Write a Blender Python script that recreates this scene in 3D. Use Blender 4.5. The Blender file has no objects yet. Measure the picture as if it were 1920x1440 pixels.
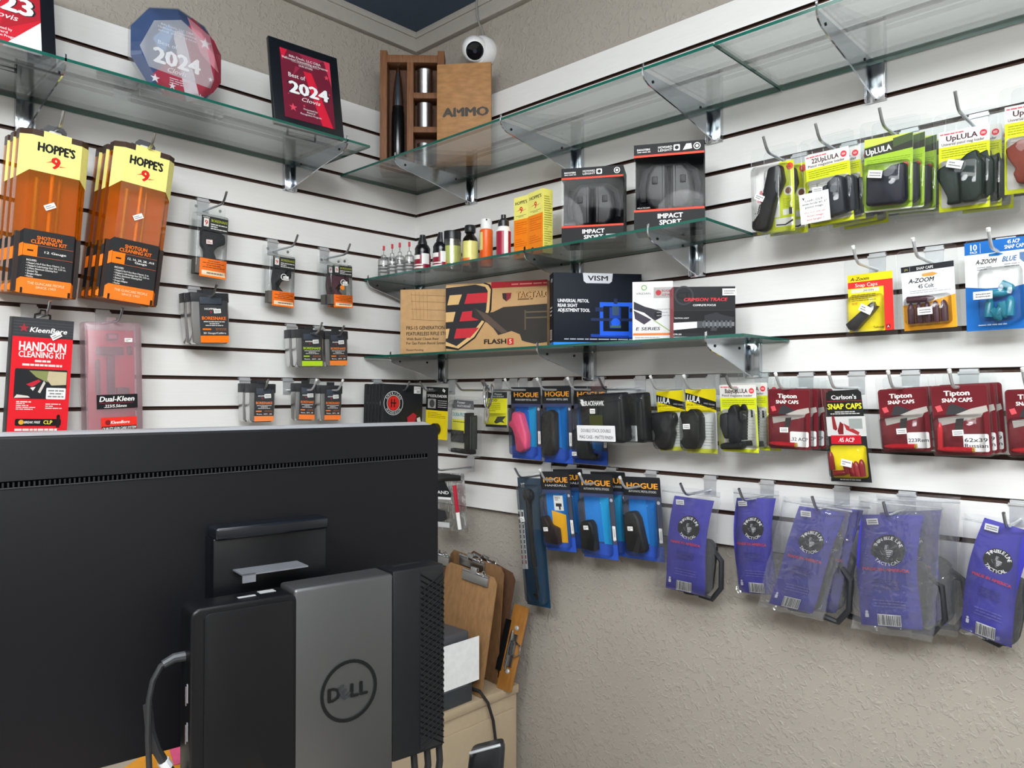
import bpy, bmesh, math, random, os
from mathutils import Matrix, Vector
S = bpy.context.scene
COL = S.collection
V = Vector
random.seed(7)

# ------------------------------------------------------------------ camera, world, light, exposure
CAM = V((-1.553, -1.9146, 1.5364)); YAW, PIT, FPX = 0.7632, 0.0149, 1425.13
FWD = V((math.cos(PIT)*math.cos(YAW), math.cos(PIT)*math.sin(YAW), math.sin(PIT)))
RGT = V((math.sin(YAW), -math.cos(YAW), 0)); UPV = RGT.cross(FWD)
cd = bpy.data.cameras.new('camera'); cam = bpy.data.objects.new('camera', cd); COL.objects.link(cam)
cd.sensor_width = 36; cd.lens = FPX/1920*36; cd.clip_start = .02
cam.matrix_world = Matrix((( RGT.x, UPV.x, -FWD.x, CAM.x), (RGT.y, UPV.y, -FWD.y, CAM.y), (RGT.z, UPV.z, -FWD.z, CAM.z), (0, 0, 0, 1)))
S.camera = cam
w = bpy.data.worlds.new('world'); S.world = w; w.use_nodes = True
w.node_tree.nodes['Background'].inputs[0].default_value = (.8, .9, 1, 1)
w.node_tree.nodes['Background'].inputs[1].default_value = .05
S.view_settings.view_transform = 'Standard'; S.view_settings.look = 'None'
S.view_settings.gamma = 1; S.view_settings.use_curve_mapping = False
S.view_settings.exposure = -0.05
S.cycles.transparent_max_bounces = 40
CEIL = 2.71
LIGHTS = [(-1.3, -1.6, 7, 'nearest the slat wall corner'), (-2.1, -2.9, 38, 'in the middle of the shop'), (-1.5, -4.0, 6, 'over the far end of the right wall'), (-2.5, -1.9, 30, 'near the left wall')]
LOBJ = []
for i, (x, y, e, n_) in enumerate(LIGHTS):
    LOBJ.append([])
    for dy in (-.3, .3):      # point lamps added below each panel to brighten the upper walls
        pd = bpy.data.lights.new('upper_wall_fill', 'POINT'); pd.energy = e*1.1; pd.shadow_soft_size = .16; pd.color = (.94, .98, 1)
        po = bpy.data.objects.new('upper_wall_fill', pd); COL.objects.link(po); po.location = (x, y+dy, CEIL-.22); LOBJ[i].append(po)
    ld = bpy.data.lights.new('panel_light', 'AREA'); ld.shape = 'RECTANGLE'; ld.size = .56; ld.size_y = 1.16
    ld.energy = e*.45; ld.color = (.94, .98, 1)
    lo = bpy.data.objects.new('panel_light', ld); COL.objects.link(lo); lo.location = (x, y, CEIL-.035); LOBJ[i].append(lo)

# ------------------------------------------------------------------ materials
def lin(h):
    h = h.lstrip('#')
    f = lambda c: c/12.92 if c <= .04045 else ((c+.055)/1.055)**2.4
    return tuple(f(int(h[i:i+2], 16)/255) for i in (0, 2, 4))
MC = {}
def M(hexc, rough=.5, metal=0., var=.04, bump=0., scale=60., spec=.5, aniso=None):
    k = (hexc, rough, metal, var, bump, scale, spec, aniso)
    if k in MC: return MC[k]
    m = bpy.data.materials.new('mat_'+hexc.strip('#')); m.use_nodes = True
    nt = m.node_tree; b = nt.nodes['Principled BSDF']; c = lin(hexc)
    b.inputs['Roughness'].default_value = rough; b.inputs['Metallic'].default_value = metal
    b.inputs['Specular IOR Level'].default_value = spec
    tc = nt.nodes.new('ShaderNodeTexCoord'); n = nt.nodes.new('ShaderNodeTexNoise'); n.inputs['Scale'].default_value = scale
    if aniso:
        mp = nt.nodes.new('ShaderNodeMapping'); mp.inputs['Scale'].default_value = aniso
        nt.links.new(tc.outputs['Object'], mp.inputs[0]); nt.links.new(mp.outputs[0], n.inputs['Vector'])
    else: nt.links.new(tc.outputs['Object'], n.inputs['Vector'])
    r = nt.nodes.new('ShaderNodeValToRGB')
    r.color_ramp.elements[0].position = .3; r.color_ramp.elements[1].position = .7
    r.color_ramp.elements[0].color = tuple(x*(1-var) for x in c)+(1,)
    r.color_ramp.elements[1].color = tuple(min(1, x*(1+var)) for x in c)+(1,)
    nt.links.new(n.outputs[0], r.inputs[0]); nt.links.new(r.outputs[0], b.inputs['Base Color'])
    if bump:
        bp = nt.nodes.new('ShaderNodeBump'); bp.inputs['Strength'].default_value = bump; bp.inputs['Distance'].default_value = .004
        nt.links.new(n.outputs[0], bp.inputs['Height']); nt.links.new(bp.outputs[0], b.inputs['Normal'])
    MC[k] = m
    return m
def clear(tint=(.975, .985, .985), gloss=.01, haze=.01, rough=.05, hazecol=(.9, .92, .93), edge=.24, bump=0.):
    k = ('clear', tint, gloss, haze, rough, hazecol, edge, bump)
    if k in MC: return MC[k]
    m = bpy.data.materials.new('clear_plastic'); m.use_nodes = True; nt = m.node_tree
    nt.nodes.remove(nt.nodes['Principled BSDF']); out = nt.nodes['Material Output']
    tr = nt.nodes.new('ShaderNodeBsdfTransparent'); tr.inputs[0].default_value = tint+(1,)
    df = nt.nodes.new('ShaderNodeBsdfDiffuse'); df.inputs[0].default_value = hazecol+(1,)
    gl = nt.nodes.new('ShaderNodeBsdfGlossy'); gl.inputs['Roughness'].default_value = rough
    lw = nt.nodes.new('ShaderNodeLayerWeight'); lw.inputs[0].default_value = edge
    a = nt.nodes.new('ShaderNodeMixShader'); b = nt.nodes.new('ShaderNodeMixShader')
    a.inputs[0].default_value = haze
    nt.links.new(tr.outputs[0], a.inputs[1]); nt.links.new(df.outputs[0], a.inputs[2])
    mr = nt.nodes.new('ShaderNodeMapRange'); mr.inputs[3].default_value = gloss; mr.inputs[4].default_value = .75
    nt.links.new(lw.outputs['Fresnel'], mr.inputs[0]); nt.links.new(mr.outputs[0], b.inputs[0])
    nt.links.new(a.outputs[0], b.inputs[1]); nt.links.new(gl.outputs[0], b.inputs[2]); nt.links.new(b.outputs[0], out.inputs[0])
    if bump:
        tc = nt.nodes.new('ShaderNodeTexCoord'); n = nt.nodes.new('ShaderNodeTexNoise'); n.inputs['Scale'].default_value = 22; n.inputs['Distortion'].default_value = 1.2
        bp = nt.nodes.new('ShaderNodeBump'); bp.inputs['Strength'].default_value = bump; bp.inputs['Distance'].default_value = .01
        nt.links.new(tc.outputs['Object'], n.inputs['Vector']); nt.links.new(n.outputs[0], bp.inputs['Height']); nt.links.new(bp.outputs[0], gl.inputs['Normal']); nt.links.new(bp.outputs[0], lw.inputs['Normal'])
    MC[k] = m
    return m
def wall_paint(hexc, name):
    m = bpy.data.materials.new(name); m.use_nodes = True; nt = m.node_tree; b = nt.nodes['Principled BSDF']
    b.inputs['Roughness'].default_value = .55
    tc = nt.nodes.new('ShaderNodeTexCoord'); n = nt.nodes.new('ShaderNodeTexNoise'); n.inputs['Scale'].default_value = 75; n.inputs['Detail'].default_value = 3; n.inputs['Distortion'].default_value = .8
    n2 = nt.nodes.new('ShaderNodeTexNoise'); n2.inputs['Scale'].default_value = 2.5
    r = nt.nodes.new('ShaderNodeValToRGB'); r.color_ramp.elements[0].position = .52; r.color_ramp.elements[1].position = .62
    bp = nt.nodes.new('ShaderNodeBump'); bp.inputs['Strength'].default_value = .36; bp.inputs['Distance'].default_value = .006
    c = lin(hexc); r2 = nt.nodes.new('ShaderNodeValToRGB')
    r2.color_ramp.elements[0].color = tuple(x*.95 for x in c)+(1,); r2.color_ramp.elements[1].color = tuple(x*1.05 for x in c)+(1,)
    L = nt.links.new
    L(tc.outputs['Object'], n.inputs['Vector']); L(tc.outputs['Object'], n2.inputs['Vector']); L(n.outputs[0], r.inputs[0]); L(r.outputs[0], bp.inputs['Height'])
    L(bp.outputs[0], b.inputs['Normal']); L(n2.outputs[0], r2.inputs[0]); L(r2.outputs[0], b.inputs['Base Color'])
    return m
def emit(col, s):
    m = bpy.data.materials.new('lamp_diffuser'); m.use_nodes = True; b = m.node_tree.nodes['Principled BSDF']
    b.inputs['Emission Color'].default_value = col+(1,); b.inputs['Emission Strength'].default_value = s
    return m

CHROME = M('#c9cdd2', .12, 1., .02)
STEEL = M('#b9bcc0', .3, 1., .03)
ZINC = M('#cfd1d3', .38, .55, .03)
BLACK = M('#0c0d0f', .45, spec=.3)
BLACKG = M('#0a0b0d', .2)
RUBBER = M('#1b1c1f', .6)
WHITE = M('#efefed', .5)
CARD = M('#e4e2dc', .6)
BLIS = clear()
BAG = clear((.975, .98, .985), .03, .03, .1, (.9, .92, .95), .3, .5)
GLASS = clear((.97, .99, .98), .02, .012, .01, (.85, .95, .9), .27)

# ------------------------------------------------------------------ mesh builder
class MB:
    def __init__(s): s.v = []; s.f = []; s.i = []; s.m = []
    def mi(s, m):
        if m not in s.m: s.m.append(m)
        return s.m.index(m)
    def add(s, vs, fs, m):
        o = len(s.v); s.v += [tuple(p) for p in vs]; k = s.mi(m)
        for f in fs: s.f.append(tuple(o+j for j in f)); s.i.append(k)
        return s
    def box(s, x0, x1, y0, y1, z0, z1, m, front=None):
        vs = [(x, y, z) for z in (z0, z1) for y in (y0, y1) for x in (x0, x1)]
        s.add(vs, [(0, 2, 3, 1), (4, 5, 7, 6), (2, 6, 7, 3), (0, 4, 6, 2), (1, 3, 7, 5)], m)
        return s.add([vs[0], vs[1], vs[5], vs[4]], [(0, 1, 2, 3)], front or m)
    def quad(s, a, b, c, d, m): return s.add([a, b, c, d], [(0, 1, 2, 3)], m)
    def prism(s, poly, y0, y1, m, m2=None, cap=True):
        n = len(poly); vs = [(x, y0, z) for x, z in poly]+[(x, y1, z) for x, z in poly]
        s.add(vs, [(k, (k+1) % n, n+(k+1) % n, n+k)[::-1] for k in range(n)], m2 or m)
        if cap: s.add(vs, [tuple(range(n)), tuple(range(2*n-1, n-1, -1))], m)
        return s
    def loft(s, rings, m, cap0=True, cap1=True):
        n = len(rings[0]); o = [p for r in rings for p in r]; fs = []
        for k in range(len(rings)-1):
            for j in range(n):
                fs.append((k*n+j, k*n+(j+1) % n, (k+1)*n+(j+1) % n, (k+1)*n+j))
        if cap0: fs.append(tuple(range(n-1, -1, -1)))
        if cap1: fs.append(tuple(range((len(rings)-1)*n, len(rings)*n)))
        return s.add(o, fs, m)
    def lathe(s, prof, m, cx=0, cy=0, n=18):
        return s.loft([[(cx+r*math.cos(2*math.pi*j/n), cy+r*math.sin(2*math.pi*j/n), z) for j in range(n)] for r, z in prof], m)
    def cyl(s, a, b, r, m, n=12, r2=None):
        return s.tube([a, b], r, m, n, r2)
    def tube(s, path, r, m, n=8, r2=None):
        P = [V(p) for p in path]; rings = []; ref = None
        for k, p in enumerate(P):
            t = (P[min(k+1, len(P)-1)]-P[max(k-1, 0)]).normalized()
            if ref is None: ref = V((0, 0, 1)) if abs(t.z) < .9 else V((1, 0, 0))
            u = (ref-t*ref.dot(t)).normalized(); ref = u; w_ = t.cross(u)
            rr_ = r if r2 is None else r+(r2-r)*k/(len(P)-1)
            rings.append([p+u*rr_*math.cos(2*math.pi*j/n)+w_*rr_*math.sin(2*math.pi*j/n) for j in range(n)])
        return s.loft(rings, m)
    def xf(s, M_, start=0):
        for k in range(start, len(s.v)): s.v[k] = tuple(M_ @ V(s.v[k]))
        return s
    def build(s, name, parent=None, bev=0., smooth=True, M_=None, seg=2, ang=35):
        me = bpy.data.meshes.new(name); me.from_pydata(s.v, [], s.f)
        for m in s.m: me.materials.append(m)
        me.polygons.foreach_set('material_index', s.i)
        if bev:
            b = bmesh.new(); b.from_mesh(me); bmesh.ops.remove_doubles(b, verts=b.verts, dist=1e-6)
            b.normal_update()
            ed = [e for e in b.edges if len(e.link_faces) == 2 and e.calc_face_angle(0) > .6]
            bmesh.ops.bevel(b, geom=ed, offset=bev, segments=seg, affect='EDGES', clamp_overlap=True, profile=.5)
            b.to_mesh(me); b.free()
        if smooth:
            me.shade_smooth(); me.set_sharp_from_angle(angle=math.radians(ang))
        o = bpy.data.objects.new(name, me); COL.objects.link(o)
        if parent: o.parent = parent
        if M_ is not None: o.matrix_world = M_
        return o

def rr(x0, x1, z0, z1, r, n=4):
    out = []
    for cx, cz, a in ((x1-r, z1-r, 0), (x0+r, z1-r, 90), (x0+r, z0+r, 180), (x1-r, z0+r, 270)):
        for k in range(n+1):
            t = math.radians(a+90*k/n); out.append((cx+r*math.cos(t), cz+r*math.sin(t)))
    return out[::-1] if False else out
def arc_pts(cx, cz, r, a0, a1, n): return [(cx+r*math.cos(math.radians(a0+(a1-a0)*k/n)), cz+r*math.sin(math.radians(a0+(a1-a0)*k/n))) for k in range(n+1)]

def tag(o, label=None, cat=None, group=None, kind=None):
    if label: o['label'] = label
    if cat: o['category'] = cat
    if group: o['group'] = group
    if kind: o['kind'] = kind
    return o
def thing(name, label, cat, M_=None, group=None):
    o = bpy.data.objects.new(name, None); o.empty_display_size = .02; COL.objects.link(o)
    if M_ is not None: o.matrix_world = M_
    return tag(o, label, cat, group)
def struct(name, mb, parent=None, **k):
    o = mb.build(name, parent, **k); 
    if not parent: o['kind'] = 'structure'
    return o
KIDS = {}
def dup(root, label, off=(0, 0, 0), group=None, rot=0., skip=()):
    r = root.copy(); COL.objects.link(r)
    r.matrix_world = root.matrix_world @ Matrix.Translation(off) @ Matrix.Rotation(rot, 4, 'Y')
    r['label'] = label
    if group: r['group'] = group
    for ch in list(root.children):
        if ch.name.split('.')[0] in skip: continue
        c = ch.copy(); COL.objects.link(c); c.parent = r
        for g in list(ch.children):
            d = g.copy(); COL.objects.link(d); d.parent = c
    return r

# ------------------------------------------------------------------ measuring: pixel of the photograph -> point on a real plane
def ray(u, v): return FWD*FPX+RGT*(u-960)-UPV*(v-720)
def WR(u, v, d=0.):
    D = ray(u, v); return CAM+D*((-d-CAM.x)/D.x)
def WL(u, v, d=0.):
    D = ray(u, v); return CAM+D*((-d-CAM.y)/D.y)
def WZ(u, v, z):
    D = ray(u, v); return CAM+D*((z-CAM.z)/D.z)
def frame(A, B, C):
    ex = (B-A).normalized(); ez = A-C; h = ez.length; ez = (ez-ex*ez.dot(ex)).normalized(); ey = ez.cross(ex)
    o = A+(B-A)*.5
    return Matrix(((ex.x, ey.x, ez.x, o.x), (ex.y, ey.y, ez.y, o.y), (ex.z, ey.z, ez.z, o.z), (0, 0, 0, 1))), (B-A).length, h
def hang(wall, TL, TR, BL, dt, db=None):
    W = WR if wall == 'R' else WL
    d1, d2 = dt if isinstance(dt, tuple) else (dt, dt)
    if db is None: db = d1
    return frame(W(*TL, d1), W(*TR, d2), W(*BL, db))
def at_z(wall, u, d, z):
    W = WR if wall == 'R' else WL; v = 700.
    for _ in range(6):
        a = W(u, v, d).z; b = W(u, v+10, d).z; v += (z-a)/((b-a)/10)
    return W(u, v, d)
def stand(wall, uL, uR, vTL, dL, dR, z):
    W = WR if wall == 'R' else WL
    BL = at_z(wall, uL, dL, z); BR = at_z(wall, uR, dR, z); T = W(uL, vTL, dL); h = T.z-z
    return frame(BL+V((0, 0, h)), BR+V((0, 0, h)), BL)

# ------------------------------------------------------------------ flat print (lettering and colour fields) on a panel of w x h metres
FONT = None
TC = {}
def glyphs(s, bold, sp=1.):
    k = (s, bold, sp)
    if k in TC: return TC[k]
    c = bpy.data.curves.new('t', 'FONT'); c.body = s; c.resolution_u = 2; c.space_character = sp
    if FONT: c.font = FONT
    o = bpy.data.objects.new('t', c); me = o.to_mesh()
    vs = [(v.co[0], v.co[1], 0.) for v in me.vertices]; fs = [tuple(p.vertices) for p in me.polygons]
    o.to_mesh_clear(); bpy.data.objects.remove(o); bpy.data.curves.remove(c)
    if bold > .008:
        b = bold*.8; V0, F0 = vs, fs; vs, fs = [], []
        for q, (dx, dy) in enumerate(((-b, 0), (b, 0), (0, b*.6), (0, -b*.6))):
            o_ = len(vs); vs += [(x+dx, y+dy, q*.000012) for x, y, _ in V0]; fs += [tuple(o_+j for j in f) for f in F0]
    TC[k] = (vs, fs)
    return TC[k]
_h = glyphs('H', 0.); CAPH = max(p[1] for p in _h[0])
class Pr:
    def __init__(s, w, h, y=-.0008, bend=None, sub=1):
        s.w, s.h, s.y, s.bend, s.sub = w, h, y, bend, sub; s.mb = MB(); s.n = 0
    def P(s, u, v): return ((u-.5)*s.w, -v*s.h)
    def col(s, c): return c if not isinstance(c, str) else M(c, .5, 0, .02, spec=.22)
    def lay(s, pts, faces, c):
        s.n += 1; y = s.y-s.n*(.0003 if s.bend else .00006)
        s.mb.add([(p[0], y-(p[2] if len(p) > 2 else 0), p[1]) for p in pts], faces, s.col(c)); return s
    def poly(s, pts, c):
        p = [s.P(*q) for q in pts]
        a = sum(p[i][0]*p[(i+1) % len(p)][1]-p[(i+1) % len(p)][0]*p[i][1] for i in range(len(p)))
        if a < 0: p.reverse()
        return s.lay(p, [tuple(range(len(p)))], c)
    def r(s, u0, v0, u1, v1, c):
        if s.sub == 1: return s.poly([(u0, v0), (u1, v0), (u1, v1), (u0, v1)], c)
        n = max(2, int(s.sub*(v1-v0))); pts = []; fs = []
        for k in range(n+1):
            v = v0+(v1-v0)*k/n; pts += [s.P(u0, v), s.P(u1, v)]
            if k: fs.append((2*k-2, 2*k, 2*k+1, 2*k-1))
        return s.lay(pts, fs, c)
    def rr(s, u0, v0, u1, v1, r, c):
        x0, z1 = s.P(u0, v0); x1, z0 = s.P(u1, v1); return s.lay(rr(x0, x1, z0, z1, r), [tuple(range(20))], c)
    def e(s, u, v, r, c, asp=1., n=20, a0=0, a1=360):
        x, z = s.P(u, v); r = r*s.w
        if s.bend and n > 24:
            pts = []; fs = []
            for k in range(17):
                a = math.pi*k/16; dx = r*math.sin(a); zz = z+r*math.cos(a); pts += [(x-dx, zz), (x+dx, zz)]
                if k: fs.append((2*k-2, 2*k, 2*k+1, 2*k-1))
            return s.lay(pts, fs, c)
        return s.lay([(x+r*math.cos(math.radians(a0+(a1-a0)*k/n)), z+r*asp*math.sin(math.radians(a0+(a1-a0)*k/n))) for k in range(n if a1-a0 == 360 else n+1)], [tuple(range(n if a1-a0 == 360 else n+1))], c)
    def ring(s, u, v, r, t, c, asp=1., n=24):
        x, z = s.P(u, v); pts = []
        for q in (r, r-t):
            pts += [(x+q*s.w*math.cos(2*math.pi*k/n), z+q*s.w*asp*math.sin(2*math.pi*k/n)) for k in range(n)]
        return s.lay(pts, [(k, (k+1) % n, n+(k+1) % n, n+k) for k in range(n)], c)
    def t(s, txt, u, v, hh, c, w=None, bold=.0, al='c', rot=0., shear=0., sp=1.):
        vs, fs = glyphs(txt, bold, sp)
        if not vs: return s
        x0 = min(p[0] for p in vs); x1 = max(p[0] for p in vs); k = hh*s.h/CAPH
        kx = k if w is None else w*s.w/(x1-x0)
        X, Z = s.P(u, v); cx = {'c': (x0+x1)/2, 'l': x0, 'r': x1}[al]; ca, sa = math.cos(math.radians(rot)), math.sin(math.radians(rot)); pts = []
        for a, b, l_ in vs:
            b = (b-CAPH/2)*k; a = (a-cx)*kx+b*shear; pts.append((X+a*ca-b*sa, Z+a*sa+b*ca, l_))
        return s.lay(pts, fs, c)
    def arc(s, txt, u, v, rad, hh, c, a0, a1, top=True, bold=.02):
        n = len(txt)
        for k, ch in enumerate(txt):
            if ch == ' ': continue
            a = math.radians(a0+(a1-a0)*k/max(1, n-1)); s.n -= (k > 0)
            s.t(ch, u+rad*math.cos(a), v-rad*math.sin(a)*s.w/s.h, hh, c, bold=bold, rot=math.degrees(a)-90 if top else math.degrees(a)+90)
        return s
    def ln(s, u0, v0, u1, v1, n, c, seed=0, th=.35, al='l'):
        rg = random.Random(seed*31+n); pts = []; fs = []; p = (v1-v0)/n
        for k in range(n):
            v = v0+p*(k+.5); L = (u1-u0)*(1 if rg.random() < .6 else rg.uniform(.4, .95)); u = u0 if al == 'l' else (u0+u1-L)/2; e = u+L
            while u < e-.004:
                q = min(e, u+rg.uniform(.03, .09)*1.4); o = len(pts)
                pts += [s.P(u, v+p*th/2), s.P(q, v+p*th/2), s.P(q, v-p*th/2), s.P(u, v-p*th/2)]; fs.append((o, o+1, o+2, o+3)); u = q+.012
        return s.lay(pts, fs, c)
    def bar(s, u0, v0, u1, v1, seed=1):
        s.r(u0, v0, u1, v1, '#f4f4f2'); rg = random.Random(seed); u = u0+.01; pts = []; fs = []; e = u1-.01
        while u < e:
            q = min(e, u+(u1-u0)*rg.uniform(.015, .05)); o = len(pts)
            pts += [s.P(u, v1-(v1-v0)*.06), s.P(q, v1-(v1-v0)*.06), s.P(q, v0+(v1-v0)*.06), s.P(u, v0+(v1-v0)*.06)]; fs.append((o, o+1, o+2, o+3)); u = q+(u1-u0)*rg.uniform(.015, .05)
        return s.lay(pts, fs, '#15151a')
    def star(s, u, v, r, c):
        return s.poly([(u+(r if k % 2 == 0 else r*.4)*math.sin(k*math.pi/5), v-(r if k % 2 == 0 else r*.4)*math.cos(k*math.pi/5)*s.w/s.h) for k in range(10)], c)
    def done(s, name, root, **k):
        if s.bend: s.mb.v = [s.bend(*p) for p in s.mb.v]
        return s.mb.build(name, root, smooth=bool(s.bend), **k)
# ------------------------------------------------------------------ the room
Z0, GS = 1.2, .0762
GZ = {c: Z0+(16-i)*GS for i, c in enumerate("WXYZABCDEFGHIJKLM")}
def WM(wall, s, z, d=0.):
    if wall == 'L': return Matrix.Translation((s, -d, z))
    return Matrix.Translation((-d, s, z)) @ Matrix.Rotation(-math.pi/2, 4, 'Z')
PAINT = wall_paint('#a8a197', 'wall_paint')
BROWN = M('#4b3329', .7, 0, .12, 0, 90)
LAM = M('#e6e5e3', .55, 0, .015, .02, 14, .25, (1, 1, 14))
X0, Y0, WT = -4.3, -4.7, .1
wl = MB().box(X0-WT, .02+WT, .02, .02+WT, 0, CEIL, PAINT); wall_left = struct('wall_left', wl)
wr = MB().box(.02, .02+WT, Y0-WT, .02, 0, CEIL, PAINT); wall_right = struct('wall_right', wr)
struct('wall_back', MB().box(X0-WT, .02, Y0-WT, Y0, 0, CEIL, M('#b9b3aa', .8)))
struct('wall_side', MB().box(X0-WT, X0, Y0, .02, 0, CEIL, M('#b9b3aa', .8)))
struct('floor', MB().box(X0-WT, .12, Y0-WT, .12, -.1, 0, M('#8f8a83', .6, 0, .1, 0, 4)))
struct('ceiling', MB().box(X0-WT, .12, Y0-WT, .12, CEIL, CEIL+.1, M('#47586d', .85)))
TRIM = M('#b4afa8', .6, 0, .03)
struct('trim_1', MB().box(X0, .02, -.001, .02, 2.648, CEIL, TRIM).box(X0, .02, -.006, .02, 2.690, CEIL, TRIM), bev=.002)
struct('trim_2', MB().box(-.001, .02, Y0, -.001, 2.648, CEIL, TRIM).box(-.006, .02, Y0, -.006, 2.690, CEIL, TRIM), bev=.002)
struct('baseboard_left', MB().box(X0, .02, .006, .02, 0, .09, M('#3a3634', .5)))
struct('baseboard_right', MB().box(.006, .02, Y0, .006, 0, .09, M('#3a3634', .5)))
# slat panels: a brown core with one white slat between every two grooves
for wall, par, a, b in (('L', wall_left, -3.0, 0.), ('R', wall_right, -3.2, 0.)):
    core = MB()
    if wall == 'L': core.box(a, b, .011, .02, Z0, GZ['W'], BROWN)
    else: core.box(.011, .02, a, b, Z0, GZ['W'], BROWN)
    core.build('panel_core', par)
    L_ = b-a; h = GS-.0095
    sm = MB().box(-L_/2, L_/2, -.0, .011, -h/2, h/2, BROWN, LAM)
    first = None
    for k in range(16):
        z = Z0+GS*(k+.5); Mx = WM(wall, (a+b)/2, z)
        if first is None: first = sm.build('slat', None, smooth=False); o = first
        else: o = first.copy(); COL.objects.link(o)
        o.parent = par; o.matrix_world = Mx
# ceiling lamps (out of view, they light the room)
DIFF = emit((.98, 1, .985), 3.2)
for i, (x, y, e, n_) in enumerate(LIGHTS):
    lt = thing('ceiling_light', 'white ceiling panel light '+n_+', outside the picture', 'light', Matrix.Translation((x, y, CEIL)), 'ceiling panel lights')
    for lo_ in LOBJ[i]: lo_.parent = lt; lo_.location = lo_.location-V((x, y, CEIL))
    MB().box(-.32, -.29, -.62, .62, -.03, 0, WHITE).box(.29, .32, -.62, .62, -.03, 0, WHITE).box(-.29, .29, -.62, -.59, -.03, 0, WHITE).box(-.29, .29, .59, .62, -.03, 0, WHITE).build('frame', lt)
    MB().box(-.29, .29, -.59, .59, -.012, -.008, DIFF).build('diffuser', lt)

# ------------------------------------------------------------------ glass shelves and their brackets
GEDGE = M('#17574b', .15, 0, .05, spec=.6)
def glass(label, wall, s0, s1, z, depth, grp):
    mb = MB(); a, b = s0, s1
    L_ = abs(b-a); x0, x1, y0, y1, t = -L_/2, L_/2, -depth, -.004, .003
    vs = [(x, y, zz) for zz in (-t, t) for y in (y0, y1) for x in (x0, x1)]
    mb.add(vs, [(0, 2, 3, 1), (4, 5, 7, 6)], GLASS); mb.add(vs, [(2, 6, 7, 3), (0, 1, 5, 4), (0, 4, 6, 2), (1, 3, 7, 5)], GEDGE)
    o = mb.build('glass_shelf', None, smooth=False, M_=WM(wall, (a+b)/2, z)); return tag(o, label, 'shelf', grp)
ZT, ZM, ZB = 2.183, 1.885, 1.651
LFC = WZ(694, 275, ZT)
glass('long upper glass shelf on the left wall carrying the three awards', 'L', -2.5, LFC.x, ZT, -LFC.y, 'glass shelves')
glass('top glass shelf on the right wall under the wooden ammo crate', 'R', -.01, -1.2205, ZT, .292, 'glass shelves')
glass('empty top glass pane at the upper right, beyond the joint between panes', 'R', -1.2235, -2.3, ZT, .292, 'glass shelves')
glass('middle glass shelf with oil bottles and earmuff boxes', 'R', -.012, -1.158, ZM, .208, 'glass shelves')
glass('lowest glass shelf with the cardboard boxes', 'R', -.012, -1.236, ZB, .208, 'glass shelves')
def bracket(label, wall, s, z, L_):
    r = thing('shelf_bracket', label, 'bracket', WM(wall, s, z-.0035), 'shelf brackets')
    pr = [(-.004, -.070), (-.03, -.066), (-L_*.55, -.040), (-L_+.022, -.022), (-L_+.006, -.014), (-L_, -.004), (-L_, .014), (-L_+.003, .016), (-L_+.004, .001), (-.004, .001)]
    sw = Matrix(((0, 1, 0, 0), (1, 0, 0, 0), (0, 0, 1, 0), (0, 0, 0, 1)))
    MB().prism([(y, zz) for y, zz in pr], -.0016, .0016, CHROME).xf(sw).build('arm', r); ar = r.children[0]
    MB().cyl((-.003, -L_+.035, -.012), (.003, -L_+.035, -.012), .003, BLACK, 8).cyl((-.003, -.07, -.012), (.003, -.07, -.012), .003, BLACK, 8).build('rivet', ar)
    MB().box(-.019, .019, -.0035, -.0005, -.074, .002, CHROME).box(-.019, -.0165, -.014, -.0035, -.072, 0, CHROME).box(.0165, .019, -.014, -.0035, -.072, 0, CHROME).build('back_plate', r, bev=.0006)
    return r
for u, v, n in ((887, 345, 'nearest the corner, below the ammo crate lid'), (1085, 290, 'second from the corner, above the left earmuff box'), (1342, 235, 'third from the corner'), (1644, 145, 'at the far right, above the loaders')):
    bracket('chrome bracket of the top right shelf, '+n, 'R', WR(u, v).y, ZT, .292)
for u, v, n in ((790, 540, 'beside the clear dropper bottles'), (1084, 535, 'behind the left earmuff box'), (1310, 490, 'below the right earmuff box')):
    bracket('chrome bracket of the middle glass shelf, '+n, 'R', WR(u, v).y, ZM, .208)
for u, v, n in ((833, 700, 'below the plain cardboard box'), (1108, 680, 'below the dark blue tool box'), (1414, 670, 'at the free right end')):
    bracket('bracket of the lowest glass shelf, '+n, 'R', WR(u, v).y, ZB, .208)
for u, v, n in ((45, 210, 'left one, above the orange kits'), (541, 325, 'right one, below the dark framed plaque')):
    bracket('chrome bracket of the left wall shelf, '+n, 'L', WL(u, v).x, ZT, -LFC.y)

# ------------------------------------------------------------------ peg hooks
HK = {}
def hook(label, wall, s, g, L_, white=False):
    k = (round(L_, 2), white); zg = GZ[g]
    M_ = WM(wall, s, zg)
    if k in HK: return None if dup_hook(HK[k], label, M_) else None
    r = thing('peg_hook', label, 'hook', M_, 'peg hooks in the slat walls')
    m = ZINC if white else STEEL
    m2 = m; m = ZINC
    MB().box(-.015, .015, -.0022, -.0004, -.042, .002, m).box(-.015, .015, -.0004, .009, -.0015, .003, m).box(-.017, .017, -.005, -.0022, -.006, -.002, m).build('back_plate', r); m = m2
    MB().tube([(0, -.002, -.030), (0, -.03, -.0305), (0, -L_+.012, -.0305), (0, -L_+.003, -.0285), (0, -L_-.006, -.021), (0, -L_-.018, -.004)], .0028, m, 8).build('prong', r); pg = [c for c in r.children if c.name.startswith('prong')][0]
    if white: MB().tube([(0, -L_-.0165, -.006), (0, -L_-.0195, -.0015)], .0034, WHITE, 8).build('tip', pg)
    HK[k] = r
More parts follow.
